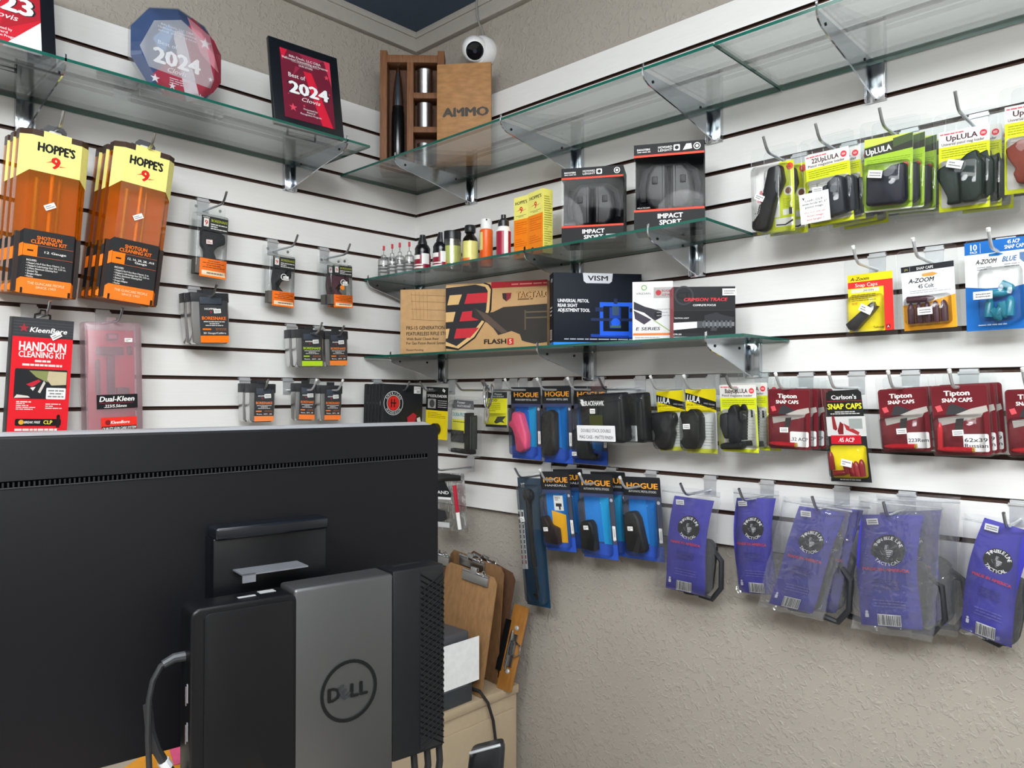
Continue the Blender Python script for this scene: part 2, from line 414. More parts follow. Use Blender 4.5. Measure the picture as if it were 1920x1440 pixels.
def dup_hook(src, label, M_):
    r = src.copy(); COL.objects.link(r); r.matrix_world = M_; r['label'] = label
    for ch in src.children:
        c = ch.copy(); COL.objects.link(c); c.parent = r
        for g_ in ch.children:
            d = g_.copy(); COL.objects.link(d); d.parent = c
    return True
def auto_hook(root, wall, what, g, L_, white=False, ds=0.):
    if what in ('L', 'R'): wall, what = what, wall
    p = root.matrix_world.translation; s = p.x if wall == 'L' else p.y
    hook('peg hook holding the '+what, wall, s+ds, g, max(L_, .11), white)

# ------------------------------------------------------------------ shared pieces of packaging
def sticker(root, w, h, u, v, rot=0., sw=.017, sh=.008, y=-.004, seed=1, c='#f3f2ee'):
    p = Pr(sw, sh, 0); p.r(0, 0, 1, 1, c); p.ln(.12, .2, .9, .85, 2, '#77777a', seed, .5)
    M_ = Matrix.Translation(((u-.5)*w, y, -v*h)) @ Matrix.Rotation(math.radians(-rot), 4, 'Y') @ Matrix.Translation((0, 0, sh/2))
    p.mb.xf(M_); return p.mb.build('price_sticker', root, smooth=False)
def backing(root, w, h, m=None, r=.004, t=.0012, hole=True, top=0., ext=0., y=0.):
    """clear or card sheet with a hang slot, from z=top down to -h, ext wider on each side"""
    mb = MB(); P = rr(-w/2-ext, w/2+ext, -h-ext, top, r); mb.prism(P, y, y+t, m or BLIS)
    o = mb.build('clear_backing' if m is None else 'card', root, smooth=False)
    return o
def blister(root, x0, x1, z0, z1, dep, inset=.004, r=.006, m=None, y=-.0006, name='blister'):
    mb = MB(); rings = []
    for yy, ins in ((0, 0), (-.001, 0), (-dep+.003, inset*.7), (-dep, inset+.002)):
        rings.append([(x, y+yy, z) for x, z in rr(x0+ins, x1-ins, z0+ins, z1-ins, r)])
    mb.loft(rings, m or BLIS, cap0=False); return mb.build(name, root, ang=50)
def blob(root, name, pts, y0, y1, m, bev=.003, seg=2):
    """a solid piece with the given front outline"""
    a = sum(pts[i][0]*pts[(i+1) % len(pts)][1]-pts[(i+1) % len(pts)][0]*pts[i][1] for i in range(len(pts)))
    if a < 0: pts = pts[::-1]
    return MB().prism(pts, y1, y0, m).build(name, root, bev=bev, seg=seg)
def UV(w, h, pts): return [((u-.5)*w, -v*h) for u, v in pts]
def cartridge(root, a, b, r, m, tip=None, name='snap_cap', n=10):
    a, b = V(a), V(b); d = b-a
    mb = MB().tube([a, a+d*.06, a+d*.061, a+d*.7, a+d*.8, a+d*.93, b], r, m, n)
    # taper the nose
    for k in range(len(mb.v)):
        p = V(mb.v[k]); t = (p-a).dot(d)/d.length_squared; ax = a+d*t
        s = 1 if t < .72 else (.86 if t < .82 else (.6 if t < .95 else .2))
        mb.v[k] = tuple(ax+(p-ax)*s)
    return mb.build(name, root)
# ================================================================== LEFT WALL
def item(name, label, cat, wall, TL, TR, BL, dt, db=None, group=None):
    M_, w, h = hang(wall, TL, TR, BL, dt, db); return thing(name, label, cat, M_, group), w, h
OR = '#ff7a12'; YE = '#f2e98a'
AMBER = clear((1, .62, .2), .04, .2, .06, (1, .3, .01), .33)
def kit(label, TL, TR, BL, gauge):
    r, w, h = item('cleaning_kit_box', label, 'cleaning kit', 'L', TL, TR, BL, .17, .145, 'amber shotgun cleaning kits')
    c, D = .017, .044
    sec = lambda e=0., d=D: [(-w/2-e*.4, -e), (w/2+e*.4, -e), (w/2+c+e, c-e*.4), (w/2+c+e, d), (-w/2-c-e, d), (-w/2-c-e, c-e*.4)]
    ring = lambda z, e=0., d=D: [(x, y, z) for x, y in sec(e, d)]
    MB().loft([ring(-h), ring(-.004)], AMBER).build('amber_case', r, smooth=False)
    MB().box(-w/2-c+.002, w/2+c-.002, D-.004, D-.001, -h+.002, -.005, M('#a8420c', .4)).box(-w/2-c+.003, w/2+c-.003, .004, D-.005, -h+.003, -h*.62, M('#241510', .5)).build('inner_tray', r)
    MB().tube([(-.001, .012, -h*.6), (-.001, .012, -h*.2)], .0035, M('#f09a1c', .25), 8).tube([(.018, .03, -h*.6), (.018, .03, -h*.22)], .004, M('#8a3a12', .3), 8).tube([(-.024, .028, -h*.6), (-.024, .028, -h*.26)], .005, M('#9a6a3a', .3), 8).build('rods_and_rib_highlight', r)  # bright centre tube is a painted highlight of the case rib, others are rods
    BR = M('#3a241a', .4)
    mb = MB()
    a, b = ring(-.001, .0008), ring(.012, .0008)
    mb.loft([ring(-.012, .0006, D), ring(.006, .0006, D)], BR).build('top_cap', r, smooth=False)
    mb = MB()
    def wrap(mb, z0, z1, zs0, zs1, m, e):
        s = sec(e)
        mb.quad((*s[5], zs0), (*s[0], z0), (*s[0], z1), (*s[5], zs1), m); mb.quad((*s[0], z0), (*s[1], z0), (*s[1], z1), (*s[0], z1), m); mb.quad((*s[1], z0), (*s[2], zs0), (*s[2], zs1), (*s[1], z1), m)
    YL = M(YE, .4); BK = M('#1c1d21', .35); ORM = M(OR, .4)
    wrap(mb, -h*.235, -h*.018, -h*.285, -h*.018, YL, .0012)
    p = Pr(w, h, -.0013); p.r(.22, -.02, .78, .03, YE)
    p.t("HOPPE'S", .5, .082, .052, '#17181a', .76, .075); p.t('9', .5, .165, .068, '#d3211d', None, .07); p.poly([(.3, .172), (.42, .155), (.42, .163)], '#d3211d'); p.poly([(.58, .185), (.72, .175), (.58, .178)], '#d3211d')
    p.mb.v += []; y0 = len(mb.v)
    mb.build('top_label', r, smooth=False); mb = MB()
    wrap(mb, -h*.905, -h*.60, -h*.93, -h*.66, BK, .0012); wrap(mb, -h*.999, -h*.90, -h*.985, -h*.955, ORM, .0013)
    s = sec(.0016); mb.quad((*s[5], -h*.80), (*s[0], -h*.765), (*s[0], -h*.685), (*s[5], -h*.725), ORM)
    p.t('SHOTGUN', .5, .645, .022, OR, .5, .03); p.t('CLEANING KIT', .5, .672, .022, OR, .72, .03)
    p.r(.0, .692, .28, .765, OR); p.r(.08, .725, .2, .735, '#1c1d21'); p.r(.28, .694, 1, .6955, '#e8763a'); p.r(.28, .764, 1, .7655, '#e8763a')
    for k, g in enumerate(gauge): p.t(g, .64, .73+(.018*(k-(len(gauge)-1)/2)), .013, '#f4f2ee', min(.6, .055*len(g)), .02)
    p.t('INCLUDES:', .08, .79, .011, '#f4f2ee', .2, .02, 'l')
    for k, tx in enumerate(["Hoppe's No.9 Gun Bore Cleaner, 2 oz.", "Hoppe's Lubricating Gun Oil, 2.25 oz.", '3-Piece Aluminum Cleaning Rod', 'Slotted Tip', 'Shotgun Adapter', 'Patches'][:6]):
        p.t('• '+tx, .08, .808+.0165*k, .0105, '#f4f2ee', min(.8, .0215*len(tx)), .012, 'l')
    p.t('THE GUNCARE PEOPLE', .5, .932, .016, '#ffd0a0', .74, .02); p.t('SINCE 1903', .5, .955, .014, '#ffd0a0', .4, .02)
    p.r(.0, .965, .045, .998, '#2a1c16'); p.r(.95, .965, 1., .998, '#2a1c16')
    mb.build('lower_label', r, smooth=False); p.done('printed_face', r)
    hg = MB().prism([(-.021, 0), (.021, 0), (.021, .018), (.014, .026), (-.014, .026), (-.021, .018)], .02, .0225, M('#4a4a4e', .5)); hg.build('hanger_tab', r, smooth=False)
    MB().prism(rr(-.012, .012, .006, .015, .004), .0195, .0199, M('#d9d7d3', .5)).build('hang_slot', r, smooth=False)
    sticker(r, w, h, .45, .44, 30, .021, .011, -.003, 3)
    return r, w, h
ka, w, h = kit('amber 12 gauge shotgun cleaning kit, leftmost, in front on its hook', (61, 246), (154, 270), (51, 550), ['12 Gauge'])
dup(ka, 'amber shotgun kit directly behind the front left kit', (0, .047, 0), 'amber shotgun cleaning kits', 0, ('price_sticker',))
dup(ka, 'rearmost amber shotgun kit at the left picture edge', (0, .094, 0), 'amber shotgun cleaning kits', 0, ('price_sticker',))
auto_hook(ka, 'leftmost amber shotgun kits', 'L', 'A', .19)
kb, w, h = kit('amber shotgun kit listing several gauges, right of the 12 gauge kit', (236, 271), (318, 296), (227, 563), ['12, 16, 20, 28, .410', 'Gauge'])
dup(kb, 'amber kit behind the right shotgun kit, its yellow label showing', (0, .047, 0), 'amber shotgun cleaning kits', 0, ('price_sticker',))
dup(kb, 'rearmost amber kit behind the right shotgun kit', (0, .094, 0), 'amber shotgun cleaning kits', 0, ('price_sticker',))
auto_hook(kb, 'right amber shotgun kits', 'L', 'A', .19)

# red handgun kit
r, w, h = item('cleaning_kit_box', 'red and black boxed handgun cleaning kit at the lower left', 'cleaning kit', 'L', (26, 593), (139, 603), (22, 812), .12, .10)
RED = '#e0202c'
MB().box(-w/2, w/2, 0, .034, -h*1.12, 0, M('#121214', .5, spec=.2)).build('carton', r, bev=.001)
p = Pr(w, h, -.0004); p.r(0, .0, 1, .165, '#3b3d40'); p.r(0, .165, 1, 1.12, RED)
for k in range(5): p.r(0, .03+k*.026, 1, .036+k*.026, '#4a4c50')
p.star(.17, .09, .09, '#a3323c'); p.t('KleenBore', .585, .1, .042, '#f4f2f0', .62, .03, 'c', 0, .25)
p.t('HANDGUN', .5, .245, .075, '#f3e9e6', .78, .045); p.t('CLEANING KIT', .5, .315, .05, '#f3e9e6', .78, .035)
p.ln(.26, .355, .76, .385, 1, '#f5dcd8', 4, .6, 'c'); p.ln(.18, .39, .84, .42, 1, '#f5dcd8', 5, .6, 'c')
p.rr(.07, .44, .94, .70, .003, '#26272b'); p.poly([(.3, .455), (.93, .455), (.93, .53), (.6, .55), (.42, .51)], '#8a8f5a'); p.poly([(.62, .455), (.93, .46), (.93, .57), (.68, .58), (.6, .53)], '#c8b998')
p.poly([(.26, .575), (.46, .53), (.5, .545), (.36, .6)], '#c0283a'); p.poly([(.33, .605), (.42, .595), (.38, .63)], '#e8e6e2'); p.poly([(.08, .695), (.12, .665), (.3, .675), (.34, .69)], '#e0d6cc'); p.poly([(.46, .64), (.55, .54), (.58, .56), (.5, .65)], '#d4cfc4')
p.rr(.6, .6, .93, .7, .002, '#f2f0ee'); p.ln(.63, .612, .9, .69, 3, '#8a8a8c', 6, .5, 'c')
p.ln(.12, .72, .36, .735, 1, '#f5dcd8', 7, .7); p.ln(.12, .735, .46, .80, 4, '#f5dcd8', 8, .45); p.ln(.6, .735, .88, .79, 3, '#f5dcd8', 9, .45)
p.rr(.12, .875, .88, .935, .003, '#18181b'); p.e(.22, .905, .045, '#e0a83a'); p.t('BREAK FREE', .4, .905, .02, '#f4f2f0', .26, .02, 'c', 0, .2); p.t('CLP', .66, .905, .032, '#f3e45a', .15, .03); p.r(.8, .855, .86, .95, '#2a1a1c'); p.e(.83, .85, .03, '#1a1214')
p.ln(.12, .955, .82, .985, 1, '#f5dcd8', 12, .6)
p.done('printed_face', r); sticker(r, w, h, .7, .14, 32, .02, .012, -.004, 5)
MB().tube([(-.014, .016, 0), (-.014, .016, .008), (-.005, .016, .011), (-.004, .016, .018), (.004, .016, .018), (.005, .016, .011), (.014, .016, .008), (.014, .016, 0)], .0022, BLACK, 6).build('hanger', r)
auto_hook(r, 'red boxed handgun cleaning kit', 'L', 'F', .14)
# pink translucent rod case
r, w, h = item('cleaning_rod_case', 'frosted pink clear case of cleaning rods beside the red kit', 'cleaning kit', 'L', (158, 603), (264, 606), (165, 812), .07, .06)
FROST = clear((.96, .88, .9), .03, .17, .3, (.85, .66, .72), .3)
blister(r, -w/2, w/2, -h*1.1, 0, .004, .003, .006, FROST, 0, 'frosted_lid'); MB().prism(rr(-w/2, w/2, -h*1.1, 0, .006), 0, .034, FROST).build('frosted_tray', r)
MB().box(-w*.42, w*.42, .018, .02, -h*1.05, -h*.07, M('#d92f4e', .6)).build('red_insert', r)
dk = M('#54363f', .5)
MB().box(-w*.28, w*.2, .004, .016, -h*.3, -h*.22, dk).box(-w*.1, w*.03, .004, .016, -h*.66, -h*.3, dk).box(-w*.3, -w*.22, .006, .016, -h*.66, -h*.34, dk).box(w*.27, w*.36, .004, .016, -h*.3, -h*.21, dk).box(w*.06, w*.3, .006, .016, -h*.68, -h*.6, dk).box(w*-.1, w*.1, .004, .016, -h*.16, -h*.1, M('#b0647a', .5)).build('cleaning_tool', r, bev=.003)
p = Pr(w, h, -.0045); p.r(.17, .66, .9, .79, '#1b1b1e'); p.t('Dual-Kleen', .535, .7, .045, '#f4f2f0', .62, .035, 'c', 0, .2); p.t('.223/5.56mm', .5, .765, .026, '#f4f2f0', .4, .025, 'c', 0, .15); p.r(.22, .735, .82, .739, '#a0283a')
p.r(.24, .87, .88, 1.08, '#ee3326'); p.t('KleenBore', .58, .915, .026, '#f6f2f0', .34, .03, 'c', 0, .2); p.e(.36, .915, .05, '#8a1c20'); p.r(.25, .95, .87, .99, '#161618'); p.t('QUALITY GUN CARE SYSTEM', .56, .97, .022, '#f6f2f0', .6, .02, 'c', 0, .15); p.ln(.34, 1., .78, 1.06, 3, '#fbd8c8', 3, .5, 'c')
p.done('printed_label', r); sticker(r, w, h, .75, .16, 0, .017, .009, -.006, 6)
MB().prism([(-.012, 0), (.012, 0), (.009, .012), (-.009, .012)], .012, .015, FROST).build('hanger', r)
auto_hook(r, 'frosted pink rod case', 'L', 'F', .075)

# bore cleaning rope blisters
def bore(label, TL, TR, BL, d, big, n_back=0, lab2=None, rope='#26272a'):
    r, w, h = item('blister_pack', label, 'blister pack', 'L', TL, TR, BL, d, None, 'bore cleaner blister packs')
    backing(r, w, h, y=.001); D = .03 if big else .026
    b0 = -h*(.14); blister(r, -w/2+.004, w/2-.002, -h+.008, b0, D, .003, .004)
    MB().tube([(-w*.34, .0, -.009), (-w*.34, -.0015, -.009)], .004, STEEL, 10).tube([(w*.34, 0, -.009), (w*.34, -.0015, -.009)], .004, STEEL, 10).build('rivet', r)
    MB().box(-w*.4, w*.44, -D+.004, -.002, -h+.012, -h*.74, M('#5e5a55', .6)).build('carton_bottom', r)
    RP = M(rope, .85, 0, .2, .4, 400)
    if big: blob(r, 'rope_bundle', UV(w, h, [(.24, .36), (.5, .33), (.92, .38), (.95, .5), (.72, .56), (.62, .62), (.78, .8), (.38, .82), (.36, .62), (.26, .56)]), -D+.006, -.004, RP, .006)
    else: blob(r, 'rope_bundle', UV(w, h, [(.3, .3), (.86, .3), (.9, .5), (.6, .56), (.42, .62), (.7, .76), (.3, .78), (.24, .55)]), -D+.006, -.004, RP, .006)
    p = Pr(w, h, -D+.0015)
    a = .18; p.r(.2, a, .95, a+.19, '#2e3032'); p.rr(.26, a+.035, .4, a+.14, .001, '#f0ece4'); p.t('9', .33, a+.09, .06, '#c9261f', None, .03); p.t("HOPPE'S", .33, a+.02, .018, '#f0ece4', .18, .02); p.t('BORESNAKE', .7, a+.05, .035, '#b9bf3a', .46, .03); p.ln(.46, a+.085, .92, a+.17, 3, '#e8e6e0', 3, .5)
    p.r(.2, .735, .95, .975, OR); p.ln(.28, .75, .9, .86, 4, '#6a3a10', 4, .35, 'c'); p.r(.26, .89, .92, .95, '#fbe6c8'); p.ln(.4, .905, .85, .935, 1, '#8a7a60', 5, .6, 'c')
    p.done('printed_card', r)
    if not big: MB().tube([(.006+.008*math.cos(t*.7), -D+.0005, -h*.5+.008*math.sin(t*.7)) for t in range(10)], .0013, WHITE, 6).build('pull_ring', r)
    if not big and n_back: MB().tube([(w*.02, -D, -h*.6), (w*.02, -D-.002, -h*.6)], .007, M('#f08a2c', .5), 14).build('orange_dot', r)
    sticker(r, w, h, .42 if big else .62, .52, 4, .016, .011, -D-.003, 7, '#f3d9d4' if big else '#f3f2ee')
    for k in range(n_back): dup(r, lab2, (-.002, .028*(k+1), .002), 'bore cleaner blister packs')
    return r
r = bore('largest bore rope blister, below the 2024 plaque shelf', (357, 377), (423, 392), (346, 520), .032, True); auto_hook(r, 'largest bore rope blister', 'L', 'B', .115, ds=.0)
r = bore('small bore rope blister with white pull ring, middle of three', (493, 458), (548, 468), (487, 575), .03, False); auto_hook(r, 'middle bore rope blister', 'L', 'C', .115)
r = bore('maroon bore rope blister with orange dot, right of the others', (606, 479), (653, 485), (602, 578), .062, False, 1, 'bore rope blister directly behind the orange dot one', '#4a2430'); auto_hook(r, 'orange dot bore rope blisters', 'L', 'C', .125)

# grey plastic cases
GREYC = clear((.62, .62, .61), .06, .5, .2, (.36, .36, .35), .4)
def gcase(label, TL, TR, BL, d, accent, n_back=0, lab2=None, wide=False):
    r, w, h = item('bore_cleaner_case', label, 'cleaner case', 'L', TL, TR, BL, d, None, 'grey bore cleaner cases'); D = .03
    mb = MB(); rg = []
    for z, e in ((-.012, 0), (-h*.5, .0), (-h+.006, -.002), (-h, -.006)):
        rg.append([(x, y+D/2, z) for x, y in rr(-w/2-e, w/2+e, -D/2-e, D/2+e, .005)])
    mb.loft(rg, GREYC).build('grey_case', r, ang=50)
    MB().box(-w/2-.0006, w/2+.0006, -.0006, D+.0006, -.024, -.0, M('#2b2c30', .45)).box(-w*.3, w*.3, -.004, 0, -.030, -.010, M('#3a414c', .4)).build('dark_lid', r, bev=.002)
    MB().box(-.012, .012, .006, .008, 0, .009, M('#2b2c30', .45)).build('hanger_tab', r)
    MB().box(-w/2+.004, w/2-.004, .004, D-.004, -h+.006, -.024, M('#4c4d50', .7)).build('rope_coil', r, bev=.004)
    p = Pr(w, h, -.0016); u0, u1 = (.2, .95) if wide else (.16, .92)
    p.r(u0, .15, u1, .84, '#3a3b3e'); p.r(u0, .84, u1, .975, accent); uc = (u0+u1)/2
    p.r(.36, .16, .4, .2, '#15161a'); p.r(.62, .16, .66, .2, '#15161a')
    p.t("HOPPE'S", uc-.08, .32, .035, '#f2f0ec', .32, .03); p.t('9', uc-.08, .385, .05, '#cc2338', None, .03); p.t('BORESNAKE', uc, .5, .062, accent, .64, .03); p.ln(u0+.08, .55, u1-.08, .66, 3, '#d8d6d2', 5, .45, 'c'); p.r(u0+.06, .70, u0+.28, .73, accent); p.ln(u0+.4, .69, u1-.06, .74, 2, '#b06a30', 4, .4); p.t('20 Gauge/Calibre' if wide else '9mm, .357, .38', uc, .79, .032, '#f2f0ec', .6, .02)
    p.done('printed_label', r); sticker(r, w, h, .66, .32 if not wide else .36, 4, .018, .0105, -.004, 8)
    for k in range(n_back): dup(r, lab2, (-.0015, .033*(k+1), .001), 'grey bore cleaner cases')
    return r
r = gcase('large grey bore cleaner case under the largest rope blister', (357, 547), (428, 550), (358, 645), .09, OR, 1, 'grey case hanging behind the large grey case', True); auto_hook(r, 'large grey cases', 'L', 'E', .1)
r = gcase('grey case with a lime green label, among orange ones', (556, 617), (607, 619), (557, 688), .1, '#b4d92c', 1, 'grey case hanging behind the lime green one'); auto_hook(r, 'lime green labelled cases', 'L', 'F', .14)
r = gcase('orange labelled grey case beside the lime green one', (609, 620), (652, 621), (610, 687), .09, '#f58a3a'); auto_hook(r, 'orange case beside the lime one', 'L', 'F', .1)
r = gcase('leftmost grey case of the lowest row above the monitor', (469, 719), (517, 720), (468, 792), .1, '#f58a4a', 1, 'grey case behind the leftmost one of the lowest row'); auto_hook(r, 'leftmost lowest grey cases', 'L', 'H', .11)
r = gcase('middle grey case of the lowest row above the monitor', (556, 718), (594, 720), (555, 788), .1, '#f5813a', 0); auto_hook(r, 'middle lowest grey case', 'L', 'H', .13, True)
r = gcase('right grey case of the lowest row above the monitor', (602, 722), (642, 723), (602, 789), .09, '#f5813a', 0); auto_hook(r, 'right lowest grey case', 'L', 'H', .125, True)

# black pouches with round emblem
r, w, h = item('pouch_pack', 'black pouch pack with red and white round emblem, front of its stack', 'pouch', 'L', (718, 719), (794, 723), (718, 798), .13, None, 'black pouch packs')
MB().box(-w/2, w/2, 0, .012, -h*1.5, .0, M('#16181c', .5)).build('pouch', r, bev=.004)
p = Pr(w, h, -.0006); p.e(.26, .46, .235, '#c9c9c9'); p.e(.26, .46, .222, '#1a1c20'); p.ring(.26, .46, .16, .012, '#c9c9c9'); p.e(.26, .46, .14, '#d02a24')
for x in (.2, .27): p.r(x, .36, x+.025, .56, '#2a1a1c')
p.r(.19, .44, .33, .47, '#2a1a1c'); p.arc('AMERICAN', .26, .46, .19, .05, '#d8d8d8', 150, 30); p.arc('HANDGUN', .26, .46, .19, .05, '#d8d8d8', 220, 320, False)
p.poly([(.6, .8), (.75, .68), (.84, .74), (.8, .9), (.62, .95)], '#b02a34'); p.poly([(.84, .82), (.92, .78), (.95, .9), (.86, .92)], '#d8d8d6')
p.done('printed_face', r)
q = Pr(.026, .021, -.0012); q.r(0, 0, 1, 1, '#e9e7e6'); q.ln(.1, .1, .9, .5, 3, '#9a9a9c', 2, .4); q.bar(.4, .55, .85, .92, 4); q.mb.xf(Matrix.Translation((w*.34, 0, -.004))); q.mb.build('barcode_sticker', r, smooth=False)
for k in range(5): dup(r, f'black pouch pack behind the emblem pouch, {["first","second","third","fourth","rearmost"][k]} from front', (-.002-.001*k, .0145*(k+1), -.001*(k % 2)), 'black pouch packs', 0, ('barcode_sticker',))
auto_hook(r, 'stack of black emblem pouches', 'L', 'H', .14)

# ------------------------------------------------------------------ awards on the left shelf
zt = ZT+.0032
def plaque(label, M_, w, h, year, red, dark, v2023=False):
    r = thing('award_plaque', label, 'plaque', M_, None); F = w*.145
    MB().box(-w/2, w/2, 0, .012, -h, 0, M('#14181e', .3)).build('frame', r, bev=.002)
    p = Pr(w, h, -.0005); u0, u1, v0, v1 = .145, .87, .1, .9
    p.r(u0, v0, u1, v1, dark); p.poly([(u0, v0), (.25, v0), (.17, .24)], red); p.poly([(.4, v0), (.8, v0), (.56, .2)], '#a8234a'); p.poly([(.78, v0), (u1, v0), (u1, .4)], '#e8375a'); p.poly([(.46, .3), (.58, .3), (.84, v1), (.68, v1)], red); p.poly([(.35, .27), (.42, .27), (.3, .4)], '#a8234a')
    if v2023: p.poly([(u0, v0), (u1, v0), (u1, v1), (u0, v1)], '#d0142c'); p.poly([(.5, v0), (u1, v0), (u1, .42), (.6, .3)], '#7a1630'); p.poly([(.6, .52), (u1, .38), (u1, .6), (.5, .78)], '#b31228'); p.poly([(.53, v1), (u1, .62), (u1, v1)], '#eceae6')
    Wt = '#f6f4f4'
    p.t('Bills Deals, LLC DBA', .5, .165, .026, Wt, .46, .02); p.t('Halfcocked Gunsmithing and Firearms', .5, .2, .026, Wt, .66, .02); p.r(.3, .222, .7, .225, Wt); p.t('GUN STORE', .5, .25, .022, Wt, .2, .02)
    p.t('Best of', .36, .39, .05, Wt, .24, .01); p.t(year, .52, .53, .135, '#15161c', .62, .075); p.t(year, .52, .53, .13, '#ffffff', .58, .06); p.t('Clovis', .54, .645, .045, Wt, .27, .01, 'c', 0, .4)
    p.t('Presented by', .52, .755, .02, Wt, .2, .015); p.t('Award', .52, .785, .02, Wt, .12, .015); p.t('Recognition Program', .52, .815, .02, Wt, .3, .015)
    if not v2023: p.star(.27, .77, .06, '#f0506a'); p.star(.8, .3, .04, '#f0506a'); p.star(.43, .72, .02, '#f0506a'); p.star(.82, .5, .018, '#f0506a'); p.star(.22, .62, .012, '#f0506a')
    p.done('printed_certificate', r)
    MB().quad((-w/2+F, -.0028, -h*.9), (w/2-F*.9, -.0028, -h*.9), (w/2-F*.9, -.0028, -h*.1), (-w/2+F, -.0028, -h*.1), clear((.97, .97, .98), .03, .01, .04)).build('glazing', r, smooth=False)
    ez = MB().tube([(-w*.2, .012, -h*.5), (-w*.2, .05, -h+.004), (w*.2, .05, -h+.004), (w*.2, .012, -h*.5)], .003, BLACKG, 8); ez.build('stand_wire', r)
    return r
BR_ = WZ(646, 263, zt); BL_ = BR_+V((-.187, .012, 0)); 
def lean(BL, BR, h, back):
    ex = (BR-BL).normalized(); up = V((0, 0, 1)); n = ex.cross(up)*-1
    n = V((-ex.y, ex.x, 0)); tl = BL+up*h*math.cos(back)+n*h*math.sin(back); return frame(tl, tl+(BR-BL), BL)
def fit_h(BL, uv, back, n_):
    return None
M_, w, h = lean(BL_, BR_, .227, math.radians(10)); plaque('black framed crimson plaque for 2024 at the right end of the left shelf', M_, w, h, '2024', '#e0163c', '#7a1232')
BR_ = WZ(107, 136, zt); BL_ = BR_+V((-.2, .0, 0)); M_, w, h = lean(BL_, BR_, .255, math.radians(9)); plaque('black framed red plaque for 2023 cut by the top left corner', M_, w, h, '2023', '#d0142c', '#d0142c', True)
# faceted acrylic award
c = WL(331, 105, .165); a, b = WZ(253, 186, zt), WZ(408, 230, zt)
r = thing('acrylic_award', 'clear faceted ten sided acrylic award for 2024 on a glass bar', 'award', WM('L', c.x, c.z, .165))
R_ = .108; ACR = clear((.97, .98, .99), .05, .03, .02, (.9, .93, .97), .45)
dec = lambda q, y: [(q*math.cos(math.radians(18+36*k)), y, q*math.sin(math.radians(18+36*k))) for k in range(10)]
MB().loft([dec(R_*.8, -.016), dec(R_, -.006), dec(R_, .008)][::-1], ACR).build('acrylic_body', r, smooth=False)
p = Pr(2*R_, 2*R_, 0); C_ = lambda u, v: (u*.5+.5, v*.5+.5)
def clipdec(pts): return [C_(x, y) for x, y in pts]
full = [(math.cos(math.radians(18+36*k)), -math.sin(math.radians(18+36*k))) for k in range(10)]
p.poly(clipdec([(.985*x, .985*y) for x, y in full]), '#2a4a7c')
p.poly(clipdec([(.31*.98, -.94*.98), (.8, -.58), (.95, -.3), (.95, .31), (.78, .57), (.31, .93), (-.3, .93), (-.5, .55), (.1, -.2)]), '#b5173c'); p.poly(clipdec([(-.1, -.5), (.12, -.55), (.5, .82), (.2, .93)]), '#e6dde2'); p.poly(clipdec([(.2, -.9), (.7, -.65), (.9, .1), (.5, -.2)]), '#ee9aa8'); p.poly(clipdec([(-.5, -.2), (-.2, -.6), (-.05, -.5), (-.3, .1)]), '#86b4e0')
p.poly(clipdec([(x*.8, y*.8) for x, y in [(-.95, .05), (-.6, -.72), (.1, -.98), (.75, -.6), (1, .35), (.9, .62), (-.72, .52)]]), clear((1, 1, 1), .0, .42, .3, (.95, .95, .98)))  # whitish haze painted over the award print as a translucent polygon
for sx, sy, q in ((-.45, .62, .05), (-.1, .68, .04), (.6, -.45, .07), (-.3, .8, .03), (.72, .3, .03), (.5, .75, .04)): p.star(*C_(sx, sy), q, '#f4eef2')
for k, tx in enumerate(('Bills Deals, LLC DBA', 'Halfcocked Gunsmithing', 'and Firearms')): p.t(tx, .5, .22+.035*k, .022, '#eef2f8', .4 if k else .34, .015)
p.t('Best of', .4, .42, .04, '#eef2fa', .2, .01); p.t('2024', .5, .56, .15, '#ffffff', .5, .06); p.t('Clovis', .5, .68, .05, '#f6f0f2', .2, .01, 'c', 0, .4); p.ln(.42, .75, .62, .82, 3, '#f0d8de', 4, .4, 'c')
p.mb.xf(Matrix.Translation((0, .0095, R_))); 
for k in range(len(p.mb.v)): x, y, z = p.mb.v[k]; p.mb.v[k] = (x, y-.0135, z)
p.mb.build('print_and_haze', r, smooth=False)
bx = (a.x+b.x)/2-c.x; bw = (b.x-a.x)
MB().box(bx-bw/2, bx+bw/2, -.03, .022, zt-c.z, zt-c.z+.018, ACR).build('acrylic_base', r, bev=.002, smooth=False)
# ================================================================== RIGHT WALL: things on the shelves
zm = ZM+.0032; zb = ZB+.0032
# wooden crate with a display round and cups, and its lid
WOOD = M('#7a5236', .6, 0, .22, .1, 18, .3, (14, 14, 1.2)); WOOD2 = M('#a97d52', .6, 0, .16, .1, 10, .3, (3, 14, 9)); WOODD = M('#5a3a28', .7, 0, .2)
BLc = WZ(712, 322, zt); BRc = BLc+V((.71, -.70, 0)).normalized()*.187
M_, w, h = frame(BLc+V((0, 0, .356)), BRc+V((0, 0, .356)), BLc)
r = thing('ammo_crate', 'open dark wooden crate with compartments standing in the corner on the top shelf', 'crate', M_); D = .062; t = .02
M_c = M_.copy(); wc, hc = w, h
MB().box(-w/2, w/2, D-.006, D, -h, 0, WOODD).build('back_panel', r)
for x0, x1 in ((-w/2, -w/2+t), (w/2-t, w/2)): MB().box(x0, x1, 0, D-.006, -h, 0, WOOD).build('side_panel', r, bev=.001)
MB().box(-w/2+t, w/2-t, .002, D-.006, -.034, -.012, WOOD).build('top_rail', r, bev=.001); MB().box(-w/2+t, w/2-t, .002, D-.006, -h, -h+.016, WOOD).build('bottom_rail', r, bev=.001)
xd = -w/2+.078; MB().box(xd, xd+.019, .001, D-.006, -h+.016, -.034, WOOD).build('divider', r, bev=.001)
